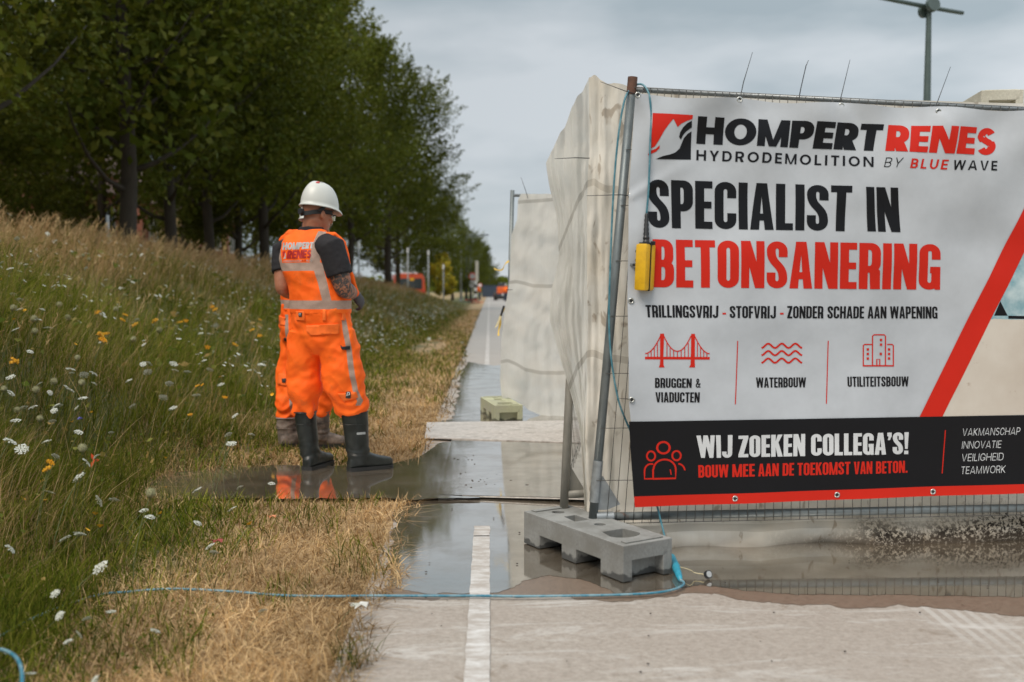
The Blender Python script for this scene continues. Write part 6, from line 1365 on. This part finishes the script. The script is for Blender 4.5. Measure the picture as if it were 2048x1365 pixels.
    gm.tube([H(.07, .098, .108), H(.0, .124, .110), H(-.07, .098, .108)], .0028, 6); go = gm.build('safety_glasses', M['strap'], root, smooth=True)
    MB().add([H(x_, y_, z_) for z_ in (.108, .076) for x_, y_ in ((.072, .094), (.04, .118), (.0, .126), (-.04, .118), (-.072, .094))], [(i, i+1, 6+i, 5+i) for i in range(4)]).build('lens', M['slens'], go, smooth=True, fix=False)
    return root, vest, bv, tro, bt
Z5 = lambda x, y: (520+x/5.6875, 400+y/5.6875)
Z2 = lambda x, y: (480+x/3.7917, 340+y/3.7917)
Z3 = lambda x, y: (480+x/3.7917, 640+y/3.7917)
w1 = dict(Y=6.55, foot=(-1.05, 6.6), phi=30, hphi=46, nod=9, head=(632, 0), chin=1.597, neck=(624, 470, 6.56), collar=(623, 455, 6.55), tattoo=True,
  torso=[(628, 641, .200, .150), (602, 641, .202, .155), (572, 636, .198, .155), (545, 625, .196, .150), (520, 617, .190, .140), (500, 613, .180, .128), (485, 613, .166, .113), (474, 616, .145, .098), (466, 620, .115, .086), (460, 623, .095, .078)],
  armR=dict(sh=(664, 498, 6.42), el=(687, 579, 6.40), wr=(708, 588, 6.66), r=1.12, sl=.66, glove=True, hd=(.45, .55, -.62), pn=(-.6, .5, -.5), sd=(.1, .6, .7), curl=.45),
  armL=dict(sh=(567, 503, 6.68), el=(565, 577, 6.60), wr=(604, 597, 6.88), r=.98, sl=.58, glove=True, hd=(.8, .5, -.1), pn=(.3, -.7, -.4), sd=(0, .3, .9)),
  vest_extra=[([(686, 488, 6.50), (697, 536, 6.52), (712, 588, 6.60)], [.022, .021, .024]), ([(640, 470, 6.50), (669, 470, 6.46), (687, 488, 6.50)], [.022, .022, .022]), ([(600, 474, 6.60), (574, 476, 6.66), (560, 492, 6.74)], [.026, .022, .018])],
  hbands=[(543, 527), (618, 601)], vbands=[[(643, 462, 7.5), (634, 495, 9), (632, 530, 10)], [(641, 543, 9.5), (649, 570, 9), (657, 603, 8.5)], [(552, 474, 6), (548, 500, 7), (557, 532, 5)]],
  pelvis=[(614, 641, .202, .150), (640, 643, .210, .160), (668, 645, .213, .150), (692, 645, .200, .125), (708, 645, .17, .09)],
  legR=[(674, 662, 6.52, .122), (680, 712, 6.51, .132), (685, 745, 6.51, .132), (693, 780, 6.52, .128), (702, 806, 6.53, .112), (707, 821, 6.53, .098), (708, 832, 6.53, .080)],
  legL=[(613, 662, 6.58, .122), (610, 700, 6.59, .122), (609, 745, 6.60, .112), (609, 780, 6.60, .112), (609, 806, 6.60, .100), (609, 821, 6.60, .088), (610, 832, 6.60, .070)], cuff=825,
  stripes=[[(686, 628, 0), (687, 634, 3.2), (692, 660, 5), (698, 690, 5), (704, 735, 5), (712, 780, 5), (721, 802, 5), (716, 812, 4.5)]],
  boots=[([(708, 822, 6.53, .086), (711, 845, 6.53, .082), (713, 875, 6.53, .077), (716, 905, 6.53, .074)], (718, 6.53, (.88, .48))), ([(610, 822, 6.60, .075), (613, 850, 6.60, .072), (617, 880, 6.60, .069), (620, 908, 6.60, .068)], (622, 6.60, (.36, .93)))], bootmat=M['bootd'])
r1, vest1, bv, tro1, bt = build_worker('worker in orange hi-vis and white helmet, nearest, back turned, tattooed right arm', w1)
decal(vest1, bv, 'lettering', quad_text('HOMPERT', 'heavy', Z5, (266, 489), (611, 482), (601, 555), (256, 573)), M['pgrey'], .002, 4)
decal(vest1, bv, 'lettering', quad_text('RENES', 'heavy', Z5, (318, 578), (590, 570), (578, 663), (302, 670)), M['dred'], .002, 4)
decal(vest1, bv, 'logo', [PY(Z5, [(258, 590), (290, 584), (272, 640), (258, 660)])], M['dred'], .002, 4); decal(vest1, bv, 'logo', [PY(Z5, [(288, 610), (296, 606), (294, 670), (268, 672), (284, 645)])], M['pgrey'], .002, 4)
decal(vest1, bv, 'lettering', quad_text('HYDRODEMOLITION BY', 'medium', Z5, (270, 690), (474, 684), (472, 704), (272, 712))+quad_text('WAVE', 'medium', Z5, (530, 682), (598, 680), (596, 703), (528, 704)), M['pgrey'], .002, 4)
decal(vest1, bv, 'lettering', quad_text('BLUE', 'medium', Z5, (480, 684), (526, 682), (524, 703), (478, 704)), M['dred'], .002, 4)
def ppatch(bt, tro, pts, cv): thick_decal(tro, bt, 'pocket_flap', [cv(*p) for p in pts], M['orange_c'], .009)
ppatch(bt, tro1, [(508, 1180), (750, 1168), (748, 1240), (735, 1245), (535, 1256), (508, 1225)], Z2); ppatch(bt, tro1, [(740, 560), (878, 548), (893, 590), (785, 620)], Z3); ppatch(bt, tro1, [(432, 1072), (495, 1075), (494, 1142), (432, 1140)], Z2)
for x_ in (640, 780): thick_decal(tro1, bt, 'belt_loop', [Z2(*p) for p in ((x_-12, 1062), (x_+12, 1062), (x_+12, 1142), (x_-12, 1142))], M['orange_c'], .009)
for cv, (x_, y_), w_ in ((Z2, (466, 1097), 11), (Z3, (823, 566), 16)):
    pt = thick_decal(tro1, bt, 'logo_patch', [cv(x_-w_, y_-w_*1.3), cv(x_+w_, y_-w_*1.3), cv(x_+w_, y_+w_*1.3), cv(x_-w_, y_+w_*1.3)], M['patch'], .0125, 3)
    decal(pt, bt, 'emblem', [px_stroke(cv, [(x_-w_*.5, y_-w_*.7), (x_+w_*.5, y_-w_*.7), (x_+w_*.5, y_+w_*.25), (x_-w_*.5, y_+w_*.25), (x_-w_*.5, y_-w_*.7)], w_*.26)], M['signwhite'], .0145, 2)
thick_decal(tro1, bt, 'strap_tab', [Z3(*p) for p in ((763, 192), (772, 205), (832, 198), (832, 225), (775, 228), (765, 215))], M['strap'], .008, 3)
bvb = None
for ob in [o for o in bpy.data.objects if o.parent == r1 and o.name.startswith('boot')]:
    bb = BVHTree.FromPolygons([v.co for v in ob.data.vertices], [tuple(p.vertices) for p in ob.data.polygons])
    if bb.ray_cast(EYE, ray(720, 868))[0] is not None:
        decal(ob, bb, 'boot_print', [PY(Z3, [(885, 855), (950, 850), (950, 868), (885, 873)])], M['signback'], .0015, 3)
# second worker, mostly hidden behind the first one
w2 = dict(Y=7.58, foot=(-1.42, 7.6), phi=62, hphi=24, nod=6, head=(628, 0), chin=1.585, neck=(618, 480, 7.6), collar=(616, 470, 7.6),
  torso=[(622, 607, .190, .150), (600, 607, .192, .155), (575, 606, .190, .150), (550, 605, .190, .145), (528, 604, .188, .138), (504, 602, .178, .128), (488, 602, .162, .112), (476, 604, .142, .098), (467, 607, .112, .086), (460, 610, .095, .078)],
  armR=dict(sh=(628, 505, 7.42), el=(640, 575, 7.40), wr=(668, 590, 7.62), sl=.6, glove=True, hd=(.8, .2, -.3), pn=(-.3, .5, -.6), sd=(0, .5, .7)),
  armL=dict(sh=(578, 502, 7.72), el=(566, 572, 7.62), wr=(590, 622, 7.72), r=.95, sl=.6, glove=True, hd=(.5, .3, -.7), pn=(.5, .3, .2), sd=(.3, .8, .3)),
  vest_extra=[([(598, 470, 7.60), (580, 466, 7.62), (563, 482, 7.66)], [.030, .030, .026])],
  hbands=[(617, 600), (548, 534)], vbands=[[(574, 474, 5), (566, 500, 6)]],
  pelvis=[(608, 606, .192, .150), (630, 606, .205, .165), (655, 606, .212, .175), (680, 608, .200, .160), (694, 610, .165, .12)],
  legR=[(628, 660, 7.5, .112), (636, 695, 7.48, .122), (642, 730, 7.46, .12), (648, 768, 7.46, .115), (645, 795, 7.48, .10), (642, 815, 7.48, .09), (641, 832, 7.48, .07)],
  legL=[(590, 660, 7.68, .112), (588, 695, 7.68, .110), (584, 735, 7.66, .104), (580, 775, 7.62, .104), (577, 805, 7.60, .098), (577, 824, 7.60, .092), (577, 840, 7.60, .072)], cuff=832,
  stripes=[[(575, 628, 4), (579, 700, 4.5), (584, 760, 4.5), (581, 800, 4), (584, 832, 4)]],
  boots=[([(637, 822, 7.48, .080), (637, 845, 7.48, .077), (638, 865, 7.48, .074), (640, 878, 7.48, .072)], (641, 7.48, (.97, .22))), ([(576, 834, 7.58, .084), (576, 855, 7.58, .080), (577, 875, 7.58, .076), (578, 890, 7.58, .074)], (580, 7.56, (.90, .42)))], bootmat=M['bootm'])
r2, vest2, bv2, tro2, bt2 = build_worker('second orange hi-vis worker almost hidden behind the first, muddy brown boots', w2)
ppatch(bt2, tro2, [(232, 1085), (345, 1122), (340, 1180), (222, 1160)], Z2); ppatch(bt2, tro2, [(300, 410), (400, 420), (390, 505), (290, 490)], Z3)
thick_decal(tro2, bt2, 'strap_tab', [Z3(*p) for p in ((340, 135), (371, 148), (371, 168), (340, 155))], M['strap'], .008, 3)
thick_decal(tro2, bt2, 'logo_patch', [Z3(*p) for p in ((327, 448), (348, 448), (348, 475), (327, 475))], M['patch'], .0125, 3)
# tiny workers far down the road
def far_person(lb, px, Y, phi, bend):
    X = tx(px, Y); e = empty('person', (X, Y, 0), phi); tag(e, lb, 'person'); mb = MB()
    for s in (-1, 1): capsule(mb, [(s*.10, 0, .92), (s*.12, .05, .5), (s*.12, 0, .06)], [.09, .07, .05], 8); capsule(mb, [(s*.20, bend*.7, 1.38), (s*.25, bend*.8+.05, 1.12), (s*.16, bend+.25, 1.0)], [.06, .05, .04], 8)
    mb.loft([((0, 0, .85), Vector((1, 0, 0)), Vector((0, 1, 0)), .17, .12), ((0, bend*.4, 1.15), Vector((1, 0, 0)), Vector((0, 1, 0)), .18, .13), ((0, bend*.8, 1.42), Vector((1, 0, 0)), Vector((0, 1, 0)), .20, .11), ((0, bend*.9, 1.5), Vector((1, 0, 0)), Vector((0, 1, 0)), .08, .07)], 12); mb.ball((0, bend*1.15, 1.66), (.09, .10, .12)); capsule(mb, [(0, bend*.9, 1.46), (0, bend*1.1, 1.58)], [.06, .06], 8)
    link('body', remesh(mb, 'body', M['skin'], .02, 2), e)
    mb = MB(); mb.loft([((0, bend*.1, .9), Vector((1, 0, 0)), Vector((0, 1, 0)), .20, .15), ((0, bend*.4, 1.15), Vector((1, 0, 0)), Vector((0, 1, 0)), .21, .16), ((0, bend*.8, 1.44), Vector((1, 0, 0)), Vector((0, 1, 0)), .24, .14), ((0, bend*.9, 1.53), Vector((1, 0, 0)), Vector((0, 1, 0)), .10, .09)], 14)
    for s in (-1, 1): capsule(mb, [(s*.20, bend*.7, 1.40), (s*.25, bend*.8+.05, 1.12), (s*.18, bend+.2, 1.02)], [.08, .07, .06], 8)
    mb.build('jacket', M['orange_c'], e, smooth=True, world=False); mb = MB()
    for s in (-1, 1): capsule(mb, [(s*.10, 0, .90), (s*.12, .05, .5), (s*.12, 0, .08)], [.12, .10, .08], 8)
    mb.build('trousers', M['dblue'], e, smooth=True, world=False); MB().ball((0, bend*1.15, 1.72), (.12, .14, .10)).build('helmet', M['helmet'], e, smooth=True, world=False)
far_person('tiny distant worker in an orange jacket bending beside the striped post', 960, 117, R(70), .25)
far_person('tiny distant worker in orange beside the loader at the far sheet edge', 1011, 104, R(-20), .15)
